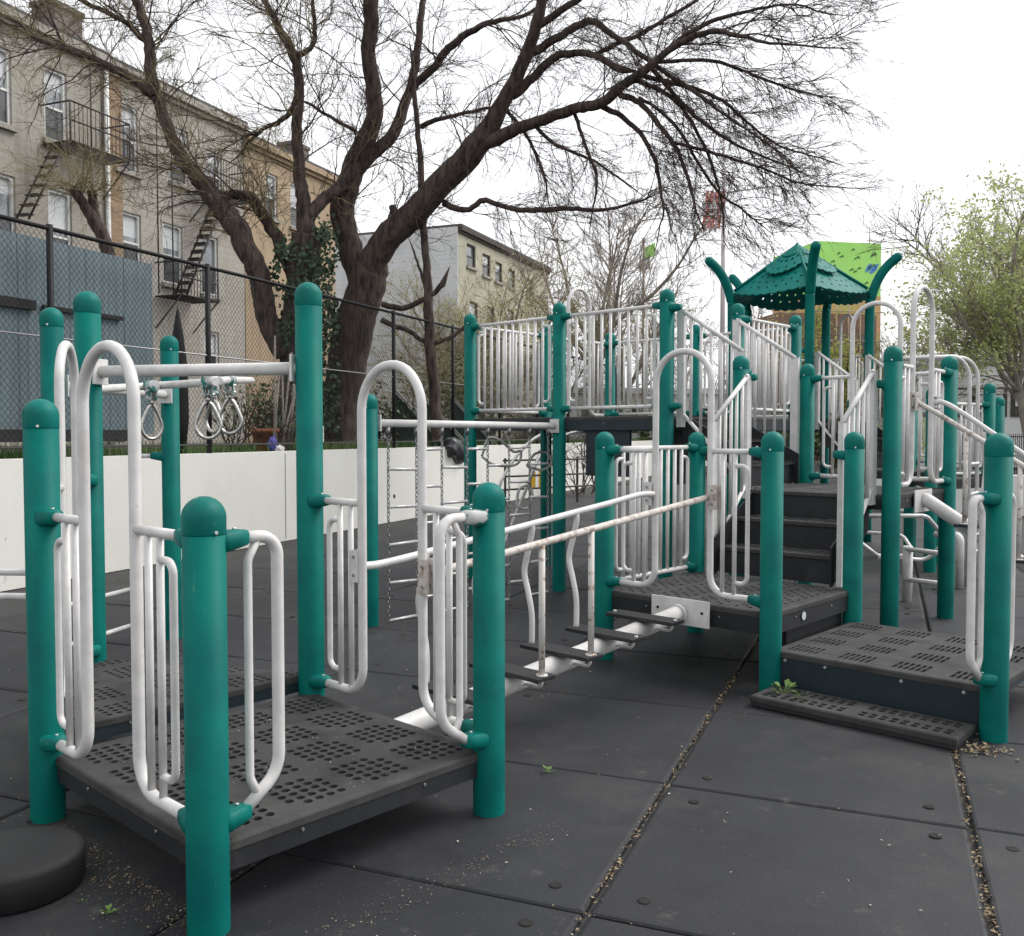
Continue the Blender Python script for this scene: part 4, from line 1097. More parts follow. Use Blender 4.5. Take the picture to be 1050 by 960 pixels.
# netted tower block
t1 = thing('netted_building', gp(868, 62), 'tall far building wrapped in lime green netting with orange below', 'building')
a, b = gp(835, 62), gp(900, 63); d = (b - a); L = d.length; e = d / L; n = V3((-e.y, e.x, 0)); zt1 = 1.5 + 196 * 62 / 950; zo = 1.5 + 142 * 62 / 950
m = MB(); m.box((a + b) / 2 + n * 3 + ZUP * (zt1 / 2 - .1), (L - .1, 5.9, zt1 - .2), X=e, Y=n); m.build('wall', 'brickstuff', t1)
m = MB(); m.box((a + b) / 2 + n * 2.9 + ZUP * ((zt1 + zo) / 2), (L, 6.0, zt1 - zo), X=e, Y=n); nt_ = m.build('green_netting', 'net', t1)
m = MB(); m.box((a + b) / 2 + n * 2.9 + ZUP * (zo / 2 + 2), (L + .02, 6.04, zo - 4.01), X=e, Y=n); m.build('orange_netting', 'netorange', t1)
m = MB(); rq = random.Random(4)
for k in range(22):
    s = L * rq.uniform(.06, .94); z = zo + (zt1 - zo) * rq.uniform(.08, .95); c = a + e * s - n * .12 + ZUP * z; w = rq.uniform(.1, .22)
    m.box(c, (w * 2, .02, .09), X=(e + ZUP * .55), Y=n); m.box(c + e * w * .7 + ZUP * .02, (w, .022, .08), X=(e - ZUP * .25), Y=n)
m.build('tears', 'netmark', nt_)
m = MB(); c = a + e * L * .86 - n * .12 + ZUP * (zo + (zt1 - zo) * .52)
for k in range(5): m.box(c + e * (k * .16 - .35) + ZUP * (.12 * math.sin(k * 2)), (.2, .02, .5), X=e, Y=n, Z=(ZUP + e * .4))
m.build('blue_lettering', 'netblue', nt_)
m = MB(); m.tube([b + n * .5 - e * .5 + ZUP * zt1, b + n * .5 - e * .5 + ZUP * (zt1 + 1.3)], .03, 6); m.build('mast', 'chain', t1)
# brown block
t2 = thing('brown_building', gp(850, 55), 'brown brick building with scaffold poles below the netted tower', 'building')
a, b = gp(797, 55), gp(897, 56); d = (b - a); L = d.length; e = d / L; n = V3((-e.y, e.x, 0)); z2 = 1.5 + 124 * 55 / 950
m = MB(); m.box((a + b) / 2 + n * 2 + ZUP * (z2 / 2), (L, 4, z2), X=e, Y=n); m.build('wall', 'brickstuff', t2)
for f in (.3, .5, .62, .74, .86):
    for zz in (5.0, 7.0): 
        m = MB(); m.box(a + e * L * f + ZUP * zz - n * .01, (.5, .06, .9), X=e, Y=n); m.build('window', 'darkglass', t2)
m = MB()
for f in (.28, .40, .52, .64, .76, .88): m.tube([a + e * L * f - n * .8, a + e * L * f - n * .8 + ZUP * (z2 + 1)], .04, 6)
for zz in (3, 5, 7, 8.7): m.tube([a + e * L * .2 - n * .8 + ZUP * zz, b - n * .8 + ZUP * zz], .04, 6)
m.build('scaffold', 'tan', t2)
# low pale building at right
t3 = thing('pale_building', gp(1000, 42), 'long low pale building with dark windows at the right edge, behind the green tree', 'building')
a, b = gp(905, 42), gp(1110, 40); d = (b - a); L = d.length; e = d / L; n = V3((-e.y, e.x, 0)); z3 = 4.6
m = MB(); m.box((a + b) / 2 + n * 4 + ZUP * (z3 / 2), (L, 8, z3), X=e, Y=n); m.build('wall', 'palebuilding', t3)
m = MB(); m.box((a + b) / 2 + n * 4 + ZUP * (z3 + .15), (L + .4, 8.4, .3), X=e, Y=n); m.build('roof', 'clap', t3)
for px in (920, 985, 1017, 1055):
    f = (px - 905) / 205; m = MB(); m.box(a + e * L * f + ZUP * 2.9 - n * .005, (1.35, .12, 1.3), X=e, Y=n); w = m.build('window', 'iron', t3)
    m = MB(); m.box(a + e * L * f + ZUP * 2.95 - n * .07, (1.0, .04, .5), X=e, Y=n); m.box(a + e * L * f + ZUP * 3.35 - n * .07, (1.0, .04, .2), X=e, Y=n); m.build('pane', 'clap', w)
# pale long building behind the pickets
t4 = thing('white_building', gp(665, 48), 'low white building glimpsed between the pickets behind the high platform', 'building')
a, b = gp(585, 48), gp(790, 50); d = (b - a); L = d.length; e = d / L; n = V3((-e.y, e.x, 0)); z3 = 3.6
m = MB(); m.box((a + b) / 2 + n * 4 + ZUP * (z3 / 2), (L, 8, z3), X=e, Y=n); m.build('wall', 'palebuilding', t4)
m = MB(); m.box((a + b) / 2 + n * 4 + ZUP * (z3 + .15), (L + .4, 8.4, .3), X=e, Y=n); m.build('roof', 'palebuilding', t4)
for f in (.1, .28, .46, .64, .82):
    m = MB(); m.box(a + e * L * f + ZUP * 2.2 - n * .01, (1.3, .1, 1.5), X=e, Y=n); w = m.build('window', 'frame', t4)
    m = MB(); m.box(a + e * L * f + ZUP * 2.2 - n * .07, (1.1, .04, 1.3), X=e, Y=n); m.build('pane', 'darkglass', w)
# flagpole
fp = thing('flagpole', gp(740, 40), 'tall pale flagpole with a limp red and white flag, behind the hanging twigs', 'flagpole')
a = gp(740, 40); m = MB(); m.tube([a, a + ZUP * 8, a + ZUP * 14.6], [.13, .10, .05], 10); m.build('pole', 'pinkpole', fp)
m = MB(); m.tube([a + ZUP * 11.7 - V3((.9, 0, 0)), a + ZUP * 12.1 + V3((2.3, 0, 0))], .035, 6); m.build('yardarm', 'pinkpole', fp)
m = MB(); rq = random.Random(2)
for k in range(7):
    x = -.75 + k * .11
    for j in range(6):
        z1 = 11.7 - j * .26 - (k % 2) * .1; m.box(a + V3((x + rq.uniform(-.03, .03) - j * .03, -.15 + .06 * (k % 2), z1)), (.12, .05, .30), mi=(k + j // 2) % 2)
m.build('flag', ['red', 'cloth'], fp)
gf = thing('park_flag', gp(662, 40), 'small light green and white flag on a thin pole between the bare branches', 'flag')
a = gp(659, 40); m = MB(); m.tube([a, a + ZUP * 9.9], .05, 8); m.build('pole', 'paletwig', gf)
m = MB(); m.box(a + V3((.25, 0, 9.3)), (.55, .03, .55), X=V3((1, 0, .5)), mi=0); m.box(a + V3((.05, .0, 8.75)), (.5, .03, .5), X=V3((1, 0, .4)), mi=1); m.build('cloth', ['net', 'cloth'], gf)
# far low wall closing the play area, rail fence, bits beyond
m = MB(); a, b = gp(862, 19), gp(1150, 16.5); d = (b - a); e = d.normalized(); n = V3((-e.y, e.x, 0)); m.box((a + b) / 2 + ZUP * .35, (d.length, .3, .75), X=e, Y=n)
o = m.build('far_wall', 'farwall', origin=(a + b) / 2); tag(o, 'low pale concrete wall closing the far side of the playground', 'wall')
rf_ = thing('rail_fence', gp(600, 21), 'low dark rail fence with square posts behind the chain climber', 'fence')
for i, px in enumerate((518, 575, 592, 640)):
    a = gp(px, 19 + i * .7); m = MB(); m.box(a + ZUP * .5, (.05, .05, 1.0)); m.build('post', 'iron', rf_)
for zz in (.35, .62, .95):
    m = MB(); m.tube([gp(516, 19) + ZUP * zz, gp(645, 21.4) + ZUP * zz], .022, 6); m.build('rail', 'iron', rf_)
yp = thing('play_board', gp(551, 21.5), 'small yellow play board behind the dark rails, beside the chain climber', 'play board')
a = gp(551, 21.5); m = MB(); m.box(a + V3((-.09, 0, .42)), (.10, .04, .40), X=(1, 0, .12), bev=.012); m.box(a + V3((.09, 0, .44)), (.12, .04, .44), X=(1, 0, -.15), bev=.012); m.build('panel', 'yellow', yp)
for q in (-.16, .16):
    m = MB(); m.tube([a + V3((q, .03, 0)), a + V3((q, .03, .72))], .025, 8); m.build('leg', 'iron', yp)
fr = thing('picket_fence', gp(1030, 33), 'thin dark picket fence far right before the pale building', 'fence')
m = MB(); a, b = gp(985, 33), gp(1110, 32); d = b - a
for k in range(60): q = a + d * k / 59; m.tube([q, q + ZUP * 1.5], .014, 5)
for zz in (.3, 1.4): m.tube([a + ZUP * zz, b + ZUP * zz], .02, 5)
m.build('pickets', 'iron', fr)
# things on the bank behind the mesh
o = MB(); c = WL(9.6, .0, 1.24)
rb = random.Random(6)
bm = bmesh.new(); bmesh.ops.create_icosphere(bm, subdivisions=3, radius=1)
for w in bm.verts:
    w.co = V3((w.co.x * .40, w.co.y * .16, w.co.z * .22)); w.co *= 1 + .25 * math.sin(w.co.x * 19 + w.co.z * 13) * math.cos(w.co.z * 17 + 1); w.co.z -= .6 * max(0, w.co.x) 
for w in bm.verts: w.co = WL(8.9 + w.co.x * 1.0, w.co.y - .02, 1.22 + w.co.z)
o.add_bm(bm, True); o = o.build('plastic_bag', 'bag', origin=WL(8.9, 0, 1.2)); tag(o, 'crumpled black plastic bag hanging over the top of the white wall', 'bag')
def bp(px, n, z=1.2): s = solve_px(px, WL(0, n), TT); return WL(s, n, z)
o = MB(); c = bp(272, .9); o.lathe([(.10, 0), (.13, .02), (.20, .32), (.22, .32), (.22, .38), (.19, .38), (.001, .36)], c, 18); o = o.build('flower_pot', 'terracotta', origin=c); tag(o, 'terracotta flower pot on the grass behind the wire', 'pot')
pl = thing('pole_bundle', bp(290, .7), 'bundle of bare sticks and poles leaning up beside the ivy trunk', 'poles'); rb = random.Random(9)
m = MB()
for k in range(9): a = bp(279 + k * 2.4, .6 + .04 * k); m.tube([a, a + V3((rb.uniform(-.05, .30), .1, rb.uniform(1.0, 1.9)))], .016, 6)
m.build('sticks', 'palebark', pl)
cr = thing('tarp_bundle', bp(283, .45), 'crumpled blue and pale bundle at the foot of the sticks', 'bundle')
for k, (mt_, dx, h) in enumerate((('blue', -.05, .26), ('cloth', .05, .13))):
    bm = bmesh.new(); bmesh.ops.create_icosphere(bm, subdivisions=3, radius=1)
    for w in bm.verts: w.co *= 1 + .22 * math.sin(w.co.x * 5 + k) * math.cos(w.co.z * 6 + w.co.y * 3); w.co = bp(283, .45) + V3((w.co.x * .07 + dx, w.co.y * .08, (w.co.z * .5 + .5) * h))
    m = MB(); m.add_bm(bm, True); m.build('cloth', mt_, cr)
sg = thing('wall_sign', bp(330, .1, 1.35), 'tiny white sign fixed low on the fence beside the trunk', 'sign')
c = bp(330, .11, 1.0); c.z = 1.5; m = MB(); m.box(c, (.10, .012, .24), X=TT, Y=WN); pn = m.build('panel', 'frame', sg)
m = MB()
for q, wd in ((.07, .05), (.03, .06), (-.02, .04), (-.06, .06)): m.box(c + ZUP * q - WN * .008, (wd, .004, .018), X=TT, Y=WN)
m.build('lettering', 'iron', pn)
# dark pointed umbrella-like post cover by the boards
um = MB(); c = bp(184, 1.0); um.lathe([(.08, 0), (.13, .5), (.12, 1.2), (.07, 1.65), (.02, 1.95), (.001, 2.02)], c, 14); o = um.build('furled_parasol', 'black', origin=c); tag(o, 'dark furled garden parasol behind the wire by the end of the boards', 'parasol')
# three sloping green sheds roofs
for i, px in enumerate((432, 456, 486)):
    c = bp(px, .9 + .1 * i); t = thing('lean_to', c, ('leftmost green-sided lean-to with sloping pale plank, behind the wire', 'middle green-sided lean-to, behind the slender leaning trunk', 'rightmost green-sided lean-to, half behind the first high post')[i], 'shed', 'green lean-tos behind the wire')
    x = V3((1, 0, 0)); m = MB(); b0 = len(m.v)
    pr = [(-.55, 1.15), (.5, .0), (-.55, .0)]
    for y in (0, .9): m.v += [tuple(c + V3((p, y, q))) for p, q in pr]
    m.face((0, 1, 2)); m.face((5, 4, 3)); m.face((0, 3, 4, 1)); m.face((1, 4, 5, 2)); m.face((2, 5, 3, 0)); m.build('side', 'greenboard', t)
    m = MB(); m.box(c + V3((-.0, -.03, .62)), (1.62, .16, .06), X=V3((1.05, 0, -1.15)), Y=V3((0, 1, 0))); m.build('plank', 'sill', t)
# ------------------------------------------------------------------ trees
rt_ = random.Random(21)
def rnd_dir(): 
    while True:
        v = V3((rt_.uniform(-1, 1), rt_.uniform(-1, 1), rt_.uniform(-1, 1)))
        if .1 < v.length < 1: return v.normalized()
def twig(m, p, d, L, r, lvl, bias, stats, spread=.75, tips=None, kids=(3, 6), wig=.22):
    """a wandering twig with side twigs"""
    n = 5 if L > .6 else 4
    pts = [p]; q = p.copy(); dd = d.normalized()
    for k in range(n):
        dd = (dd + rnd_dir() * wig + bias * .16).normalized(); q = q + dd * (L / n); pts.append(q.copy())
    m.tube(pts, r, 3 if r < .012 else 5, cap=False, r2=max(.0022, r * .35)); stats[0] += 1
    if tips is not None and lvl <= 1: tips += pts[2:]
    if lvl <= 0: return
    for k in range(rt_.randint(*kids)):
        f = rt_.uniform(.2, 1.0); i = min(n - 1, int(f * n)); b = pts[i] + (pts[i + 1] - pts[i]) * (f * n - i) if i < n else pts[-1]
        ax = (pts[min(i + 1, n)] - pts[i]).normalized()
        nd = (ax + rnd_dir() * spread + bias * .25).normalized()
        twig(m, b, nd, L * rt_.uniform(.35, .65), r * .55, lvl - 1, bias, stats, spread, tips, kids, wig)
def limb(mb, spec, D, wob=.0, seg=12):
    """spec: (px, py, width px, depth offset)"""
    pts = [at(x, y, D + dz) for x, y, w, dz in spec]; rs = [max(.004, w * (.84 if w >= 26 else .72) * (D + dz) / 950 / 2) for x, y, w, dz in spec]
    pp = catmull(pts, 6); rr = []
    for i in range(len(rs) - 1):
        for k in range(6): rr.append(rs[i] + (rs[i + 1] - rs[i]) * k / 6)
    rr.append(rs[-1]); rr = [r * (1 + rt_.uniform(-.02, .02)) for r in rr]
    off = V3((0, 0, 0)); out = []
    for k, (p, r) in enumerate(zip(pp, rr)):
        off = off * .7 + rnd_dir() * (min(r * .14, .018) + .008); out.append(p + off * (0 if k == 0 else 1))
    pp = out
    if rr[-1] < .06: pp.append(pp[-1] + (pp[-1] - pp[-2]).normalized() * .35 + rnd_dir() * .05); rr.append(.003)
    mb.tube(pp, rr, seg if rs[0] > .05 else 7, cap=True)
    return pp, rr
def dress(m, pp, rr, dens, Lmin, Lmax, bias, stats, lvl=2, start=.0, tips=None, rscale=1., side=None, kids=(3, 6), wig=.22):
    n = len(pp); tot = sum((pp[i + 1] - pp[i]).length for i in range(n - 1)); acc = 0
    cnt = max(1, int(tot * dens))
    for c in range(cnt):
        f = start + (1 - start) * rt_.random(); i = min(n - 2, int(f * (n - 1))); p = pp[i] + (pp[i + 1] - pp[i]) * rt_.random()
        ax = (pp[i + 1] - pp[i]).normalized(); s = rnd_dir(); s = (s - ax * s.dot(ax)).normalized()
        d = (ax * rt_.uniform(.2, 1.0) + s * rt_.uniform(.4, 1.0) + bias * .5).normalized()
        L = rt_.uniform(Lmin, Lmax); twig(m, p, d, L, min(rr[i] * .6, L * .0105) * rscale, lvl, bias, stats, .75, tips, kids, wig)
st = [0]
# --- tree B: the big right-hand tree
D = 18.0
tb = thing('bare_tree', WL(solve_px(346, WL(0, 2.0), TT), 2.0, 1.2), 'large bare dark-barked tree whose branches spread right over the playground', 'tree')
tk = MB(); br = MB(); tw = MB(); LM = []
LM.append(limb(tk, [(340, 470, 74, 0), (344, 440, 52, 0), (350, 400, 46, 0), (360, 350, 50, 0), (372, 305, 46, 0), (380, 272, 44, 0)], D))
limb(tk, [(330, 470, 30, -.2), (345, 420, 30, -.15), (352, 380, 24, -.1)], D)
LM.append(limb(tk, [(372, 300, 30, 0), (362, 262, 30, .1), (352, 218, 30, .1), (363, 173, 27, 0), (382, 117, 24, -.2), (380, 60, 21, -.3), (380, 0, 22, -.4), (384, -70, 18, -.6), (395, -150, 12, -1)], D))
LM.append(limb(tk, [(376, 290, 36, 0), (392, 255, 34, -.2), (412, 230, 34, -.3), (443, 200, 31, -.5), (487, 150, 31, -.8), (517, 103, 22, -1.0), (547, 33, 17, -1.3), (565, -30, 13, -1.6), (590, -110, 8, -2)], D))
limb(tk, [(352, 215, 20, .1), (368, 172, 17, .1)], D)
LM.append(limb(br, [(366, 176, 20, 0), (387, 155, 19, .1), (410, 123, 16, .3), (423, 80, 12, .5), (431, 30, 10, .6), (436, -20, 8, .8), (446, -90, 5, 1)], D))
LM.append(limb(br, [(420, 90, 12, .3), (440, 75, 11, .2), (460, 50, 11, 0), (487, 30, 9, -.2), (512, 21, 7, -.3), (545, 14, 5, -.5), (585, -20, 4, -.6)], D))
LM.append(limb(br, [(487, 150, 22, -.8), (515, 138, 19, -1.0), (545, 128, 16, -1.3), (580, 113, 15, -1.6), (607, 108, 15, -2.0), (635, 92, 14, -2.3), (655, 75, 13, -2.6), (690, 47, 9, -2.9), (727, 33, 8, -3.2), (757, 37, 6, -3.4), (790, 44, 4, -3.6), (857, 49, 2, -4)], D))
LM.append(limb(br, [(525, 97, 16, -1.0), (545, 80, 13, -1.1), (567, 58, 12, -1.3), (585, 54, 10, -1.5), (610, 58, 9, -1.8), (640, 72, 10, -2.3)], D))
LM.append(limb(br, [(532, 62, 13, -1.15), (560, 45, 12, -1.3), (585, 30, 11, -1.6), (606, 22, 10, -1.8), (630, 35, 8, -2), (655, 55, 7, -2.4), (690, 80, 6, -2.6), (720, 100, 5, -2.8), (760, 130, 3, -3), (800, 157, 2, -3.2)], D))
LM.append(limb(br, [(549, 28, 11, -1.3), (590, 0, 9, -1.6), (640, -30, 7, -2), (720, -45, 5, -2.6), (800, -30, 3, -3)], D))
LM.append(limb(br, [(633, 94, 9, -2.2), (655, 105, 8, -2.3), (675, 128, 7, -2.4), (692, 150, 6, -2.5), (704, 175, 5, -2.5), (712, 205, 4, -2.6), (716, 222, 2.5, -2.6)], D))
LM.append(limb(br, [(612, 107, 9, -2), (642, 122, 7.5, -2), (662, 145, 6.5, -2.1), (672, 165, 6, -2.1), (677, 190, 5, -2.2), (680, 215, 3, -2.2), (676, 236, 2, -2.2)], D))
LM.append(limb(br, [(660, 78, 7, -2.5), (700, 88, 6.5, -2.6), (740, 103, 5, -2.7), (765, 125, 4, -2.8), (800, 150, 3, -2.9), (850, 165, 2, -3)], D))
LM.append(limb(br, [(690, 147, 5, -2.5), (735, 158, 4.5, -2.6), (780, 172, 3.5, -2.7), (820, 188, 2.5, -2.8), (880, 193, 1.6, -3)], D))
LM.append(limb(br, [(668, 64, 6, -2.7), (730, 62, 5, -2.9), (775, 78, 4, -3), (820, 93, 3, -3.1), (855, 100, 1.6, -3.2)], D))
LM.append(limb(br, [(655, 100, 5, -2.3), (690, 125, 5, -2.4), (730, 190, 4, -2.4), (760, 215, 3, -2.4), (780, 230, 2, -2.4)], D))
LM.append(limb(br, [(455, 208, 10, -.4), (478, 216, 8, -.5), (495, 206, 8, -.6), (520, 212, 7, -.8), (545, 215, 8, -1), (580, 214, 7, -1.2), (620, 215, 5, -1.5), (660, 205, 3, -1.7)], D))
LM.append(limb(br, [(432, 130, 8, 0), (455, 120, 6, -.2), (480, 115, 5, -.3), (510, 110, 4, -.4)], D))
LM.append(limb(br, [(365, 135, 6, 0), (340, 120, 5, .2), (315, 105, 4, .4)], D))
LM.append(limb(br, [(392, 312, 9, -.2), (415, 316, 8, -.3), (437, 306, 8, -.4), (448, 298, 7, -.4), (455, 291, 9, -.4)], D))
LM.append(limb(br, [(391, 328, 8, -.2), (415, 338, 7, -.3), (440, 352, 6, -.4), (462, 345, 6, -.4), (476, 335, 4, -.5)], D))
LM.append(limb(br, [(395, 240, 12, 0), (401, 225, 11, .05), (404, 212, 11, .1)], D))
LX = []
LX.append(limb(br, [(680, 55, 8, -2.8), (712, 30, 7, -2.9), (760, 12, 5, -3), (810, 5, 3, -3.1), (850, 15, 2, -3.2)], D))
LX.append(limb(br, [(605, 58, 7, -1.8), (650, 38, 6, -2), (690, 15, 5, -2.3), (740, -15, 4, -2.6)], D))
LX.append(limb(br, [(648, 82, 7, -2.4), (690, 100, 6, -2.4), (718, 140, 5, -2.4), (735, 185, 4, -2.4), (742, 225, 2.5, -2.3)], D))
LX.append(limb(br, [(665, 66, 7, -2.6), (705, 112, 6, -2.5), (757, 150, 4, -2.5), (815, 172, 2.5, -2.6)], D))
LX.append(limb(br, [(514, 108, 6, -.9), (540, 140, 5, -.9), (556, 175, 4, -.9), (562, 205, 2, -.8)], D))
LX.append(limb(br, [(588, 112, 6, -1.6), (600, 150, 5, -1.5), (612, 185, 4, -1.5), (606, 225, 2, -1.4)], D))
LX.append(limb(br, [(545, 128, 6, -1.3), (575, 150, 5, -1.2), (610, 165, 4, -1.2), (645, 190, 2.5, -1.2)], D))
for pp, rr in LX: dress(tw, pp, rr, 9.0, .3, 1.1, V3((.25, -.05, -.3)), st, 2, .08, wig=.40, kids=(3, 7))
trunkB = tk.build('trunk', 'bark', tb); br.build('branches', 'bark', tb)
down = V3((.40, -.1, -.32))
for i, (pp, rr) in enumerate(LM):
    if i in (0, 18, 19, 20): continue
    if i in (6, 7, 8, 9, 10, 11, 12, 13, 14, 15): dress(tw, pp, rr, 10.0, .3, 1.15, down, st, 2, .10, wig=.38, kids=(3, 7))
    elif i == 16: dress(tw, pp, rr, 5, .5, 1.5, V3((.3, 0, -.2)), st, 2, .2)
    else: dress(tw, pp, rr, 6.5, .4, 1.6, V3((.1, 0, .15)), st, 2, .15, wig=.34, kids=(3, 7))
tw.build('twigs', 'twig', tb)
# --- tree A: ivy covered left tree
D = 17.3
ta = thing('bare_tree', WL(solve_px(300, WL(0, 1.7), TT), 1.7, 1.2), 'ivy covered tree with a thick dark limb sweeping up to the left past the houses', 'tree')
tk = MB(); tw = MB(); LA = []
limb(tk, [(303, 470, 62, 0), (302, 430, 50, 0), (303, 380, 46, 0), (306, 330, 44, 0), (310, 285, 40, 0), (314, 240, 36, 0)], D)
LA.append(limb(tk, [(290, 365, 24, -.2), (276, 330, 26, -.3), (269, 293, 26, -.4), (257, 262, 26, -.5), (241, 230, 27, -.5), (222, 207, 26, -.5), (205, 185, 23, -.5), (188, 165, 21, -.4), (172, 135, 17, -.3), (163, 108, 16, -.2), (152, 92, 16, -.2), (133, 78, 12, -.2), (108, 67, 11, -.1), (75, 52, 9, 0), (42, 42, 6, .1), (15, 22, 4, .2), (-20, 5, 2, .3)], D))
LA.append(limb(tk, [(160, 100, 18, -.2), (156, 75, 17, -.2), (152, 40, 15, -.2), (146, 18, 14, -.2), (137, -10, 12, -.2), (125, -60, 8, -.2)], D))
LA.append(limb(tk, [(147, 40, 9, -.2), (132, 25, 8, 0), (112, 14, 7, .2), (88, 4, 6, .3), (60, -12, 4, .4)], D))
LA.append(limb(tk, [(305, 295, 20, 0), (292, 265, 18, 0), (280, 238, 18, 0), (264, 212, 17, -.1), (248, 200, 15, -.3), (228, 200, 12, -.45)], D))
LA.append(limb(tk, [(314, 245, 26, 0), (310, 210, 21, 0), (306, 170, 17, 0), (305, 120, 15, 0), (306, 75, 14, 0), (300, 55, 13, 0), (287, 30, 11, 0), (275, 8, 9, 0), (266, -20, 7, 0)], D))
LA.append(limb(tk, [(306, 58, 9, 0), (320, 48, 7, 0), (323, 30, 6, 0), (320, 5, 5, 0), (322, -25, 4, 0)], D))
LA.append(limb(tk, [(316, 225, 18, 0), (334, 205, 18, .2), (352, 188, 15, .4), (366, 168, 12, .6)], D))
LA.append(limb(tk, [(306, 92, 8, 0), (299, 112, 8, 0), (288, 124, 7, 0), (272, 132, 6, 0), (258, 142, 5, 0), (246, 158, 3, .1)], D))
LA.append(limb(tk, [(75, 55, 5, 0), (62, 40, 4, 0), (50, 10, 3, 0)], D))
tk.build('trunk', 'bark', ta)
for i, (pp, rr) in enumerate(LA): dress(tw, pp, rr, 5.6, .45, 1.7, V3((-.1, -.1, .08)), st, 2, .3 if i == 0 else .15, wig=.32)
tw.build('twigs', 'twig', ta)
tw = MB()
for i, (pp, rr) in enumerate(LA): dress(tw, pp, rr, 9.0, .3, 1.4, V3((.05, -.1, .0)), st, 2, .2, wig=.38)
tw.build('shoots', 'ochretwig', ta)
iv = MB(); ri = random.Random(8)
cl = [(ri.gauss(305, 16), ri.uniform(240, 450)) for _ in range(46)] + [(ri.gauss(335, 6), ri.uniform(235, 440)) for _ in range(34)]
for k in range(2400):
    cx, cy = ri.choice(cl); x = cx + ri.gauss(0, 4.2); y = cy + ri.gauss(0, 8)
    if not (272 < x < 348): continue
    c = at(x, y, D - .40 + ri.gauss(0, .12) + abs(x - 308) * .006); n = V3((ri.gauss(0, .6), -1, ri.gauss(.2, .5))).normalized(); X = n.orthogonal().normalized(); a = ri.uniform(0, 6.28); Y = n.cross(X)
    X, Y = X * math.cos(a) + Y * math.sin(a), Y * math.cos(a) - X * math.sin(a); s = ri.uniform(.022, .055)
    iv.poly([c - Y * s, c + X * s * .8, c + Y * s * 1.1, c - X * s * .8])
iv.build('ivy', 'ivy', ta)
# --- slender leaning trunk
D = 17.6
tc_ = thing('bare_tree', at(450, 440, D), 'slender leaning tree trunk in front of the cream house', 'tree')
tk = MB(); tw = MB()
q = limb(tk, [(449, 450, 17, 0), (444, 400, 16, 0), (440, 330, 15, 0), (437, 270, 11, .1), (434, 215, 10, .15), (429, 150, 8, .2), (426, 100, 7, .3), (424, 60, 5, .4)], D); limb(tk, [(437, 300, 4, 0), (430, 275, 4, 0), (424, 258, 3, 0)], D)
tk.build('trunk', 'palebark2', tc_) if 'palebark2' in M else tk.build('trunk', 'bark', tc_)
dress(tw, *q, 2.5, .3, .9, V3((0, 0, .2)), st, 1, .1); tw.build('twigs', 'twig', tc_)
# --- pollarded stump with its fan of shoots
D = 21
tp = thing('bare_tree', at(112, 262, D), 'pollarded forked stump with a fan of thin shoots before the grey house', 'tree')
tk = MB(); tw = MB()
limb(tk, [(118, 300, 20, 0), (112, 262, 19, 0), (100, 232, 19, 0), (86, 210, 14, 0), (76, 193, 13, 0)], D); limb(tk, [(108, 250, 15, 0), (99, 220, 12, .1), (94, 195, 13, .1)], D)
tk.build('trunk', 'bark', tp)
for k in range(70):
    p = at(rt_.uniform(70, 100), rt_.uniform(188, 200), D); twig(tw, p, V3((rt_.gauss(0, 1.0), rt_.gauss(0, .6), rt_.uniform(-.25, 1))), rt_.uniform(.5, 1.9), .011, 2, V3((0, 0, .05)), st, .8, None, (2, 4), .36)
tw.build('twigs', 'ochretwig', tp)
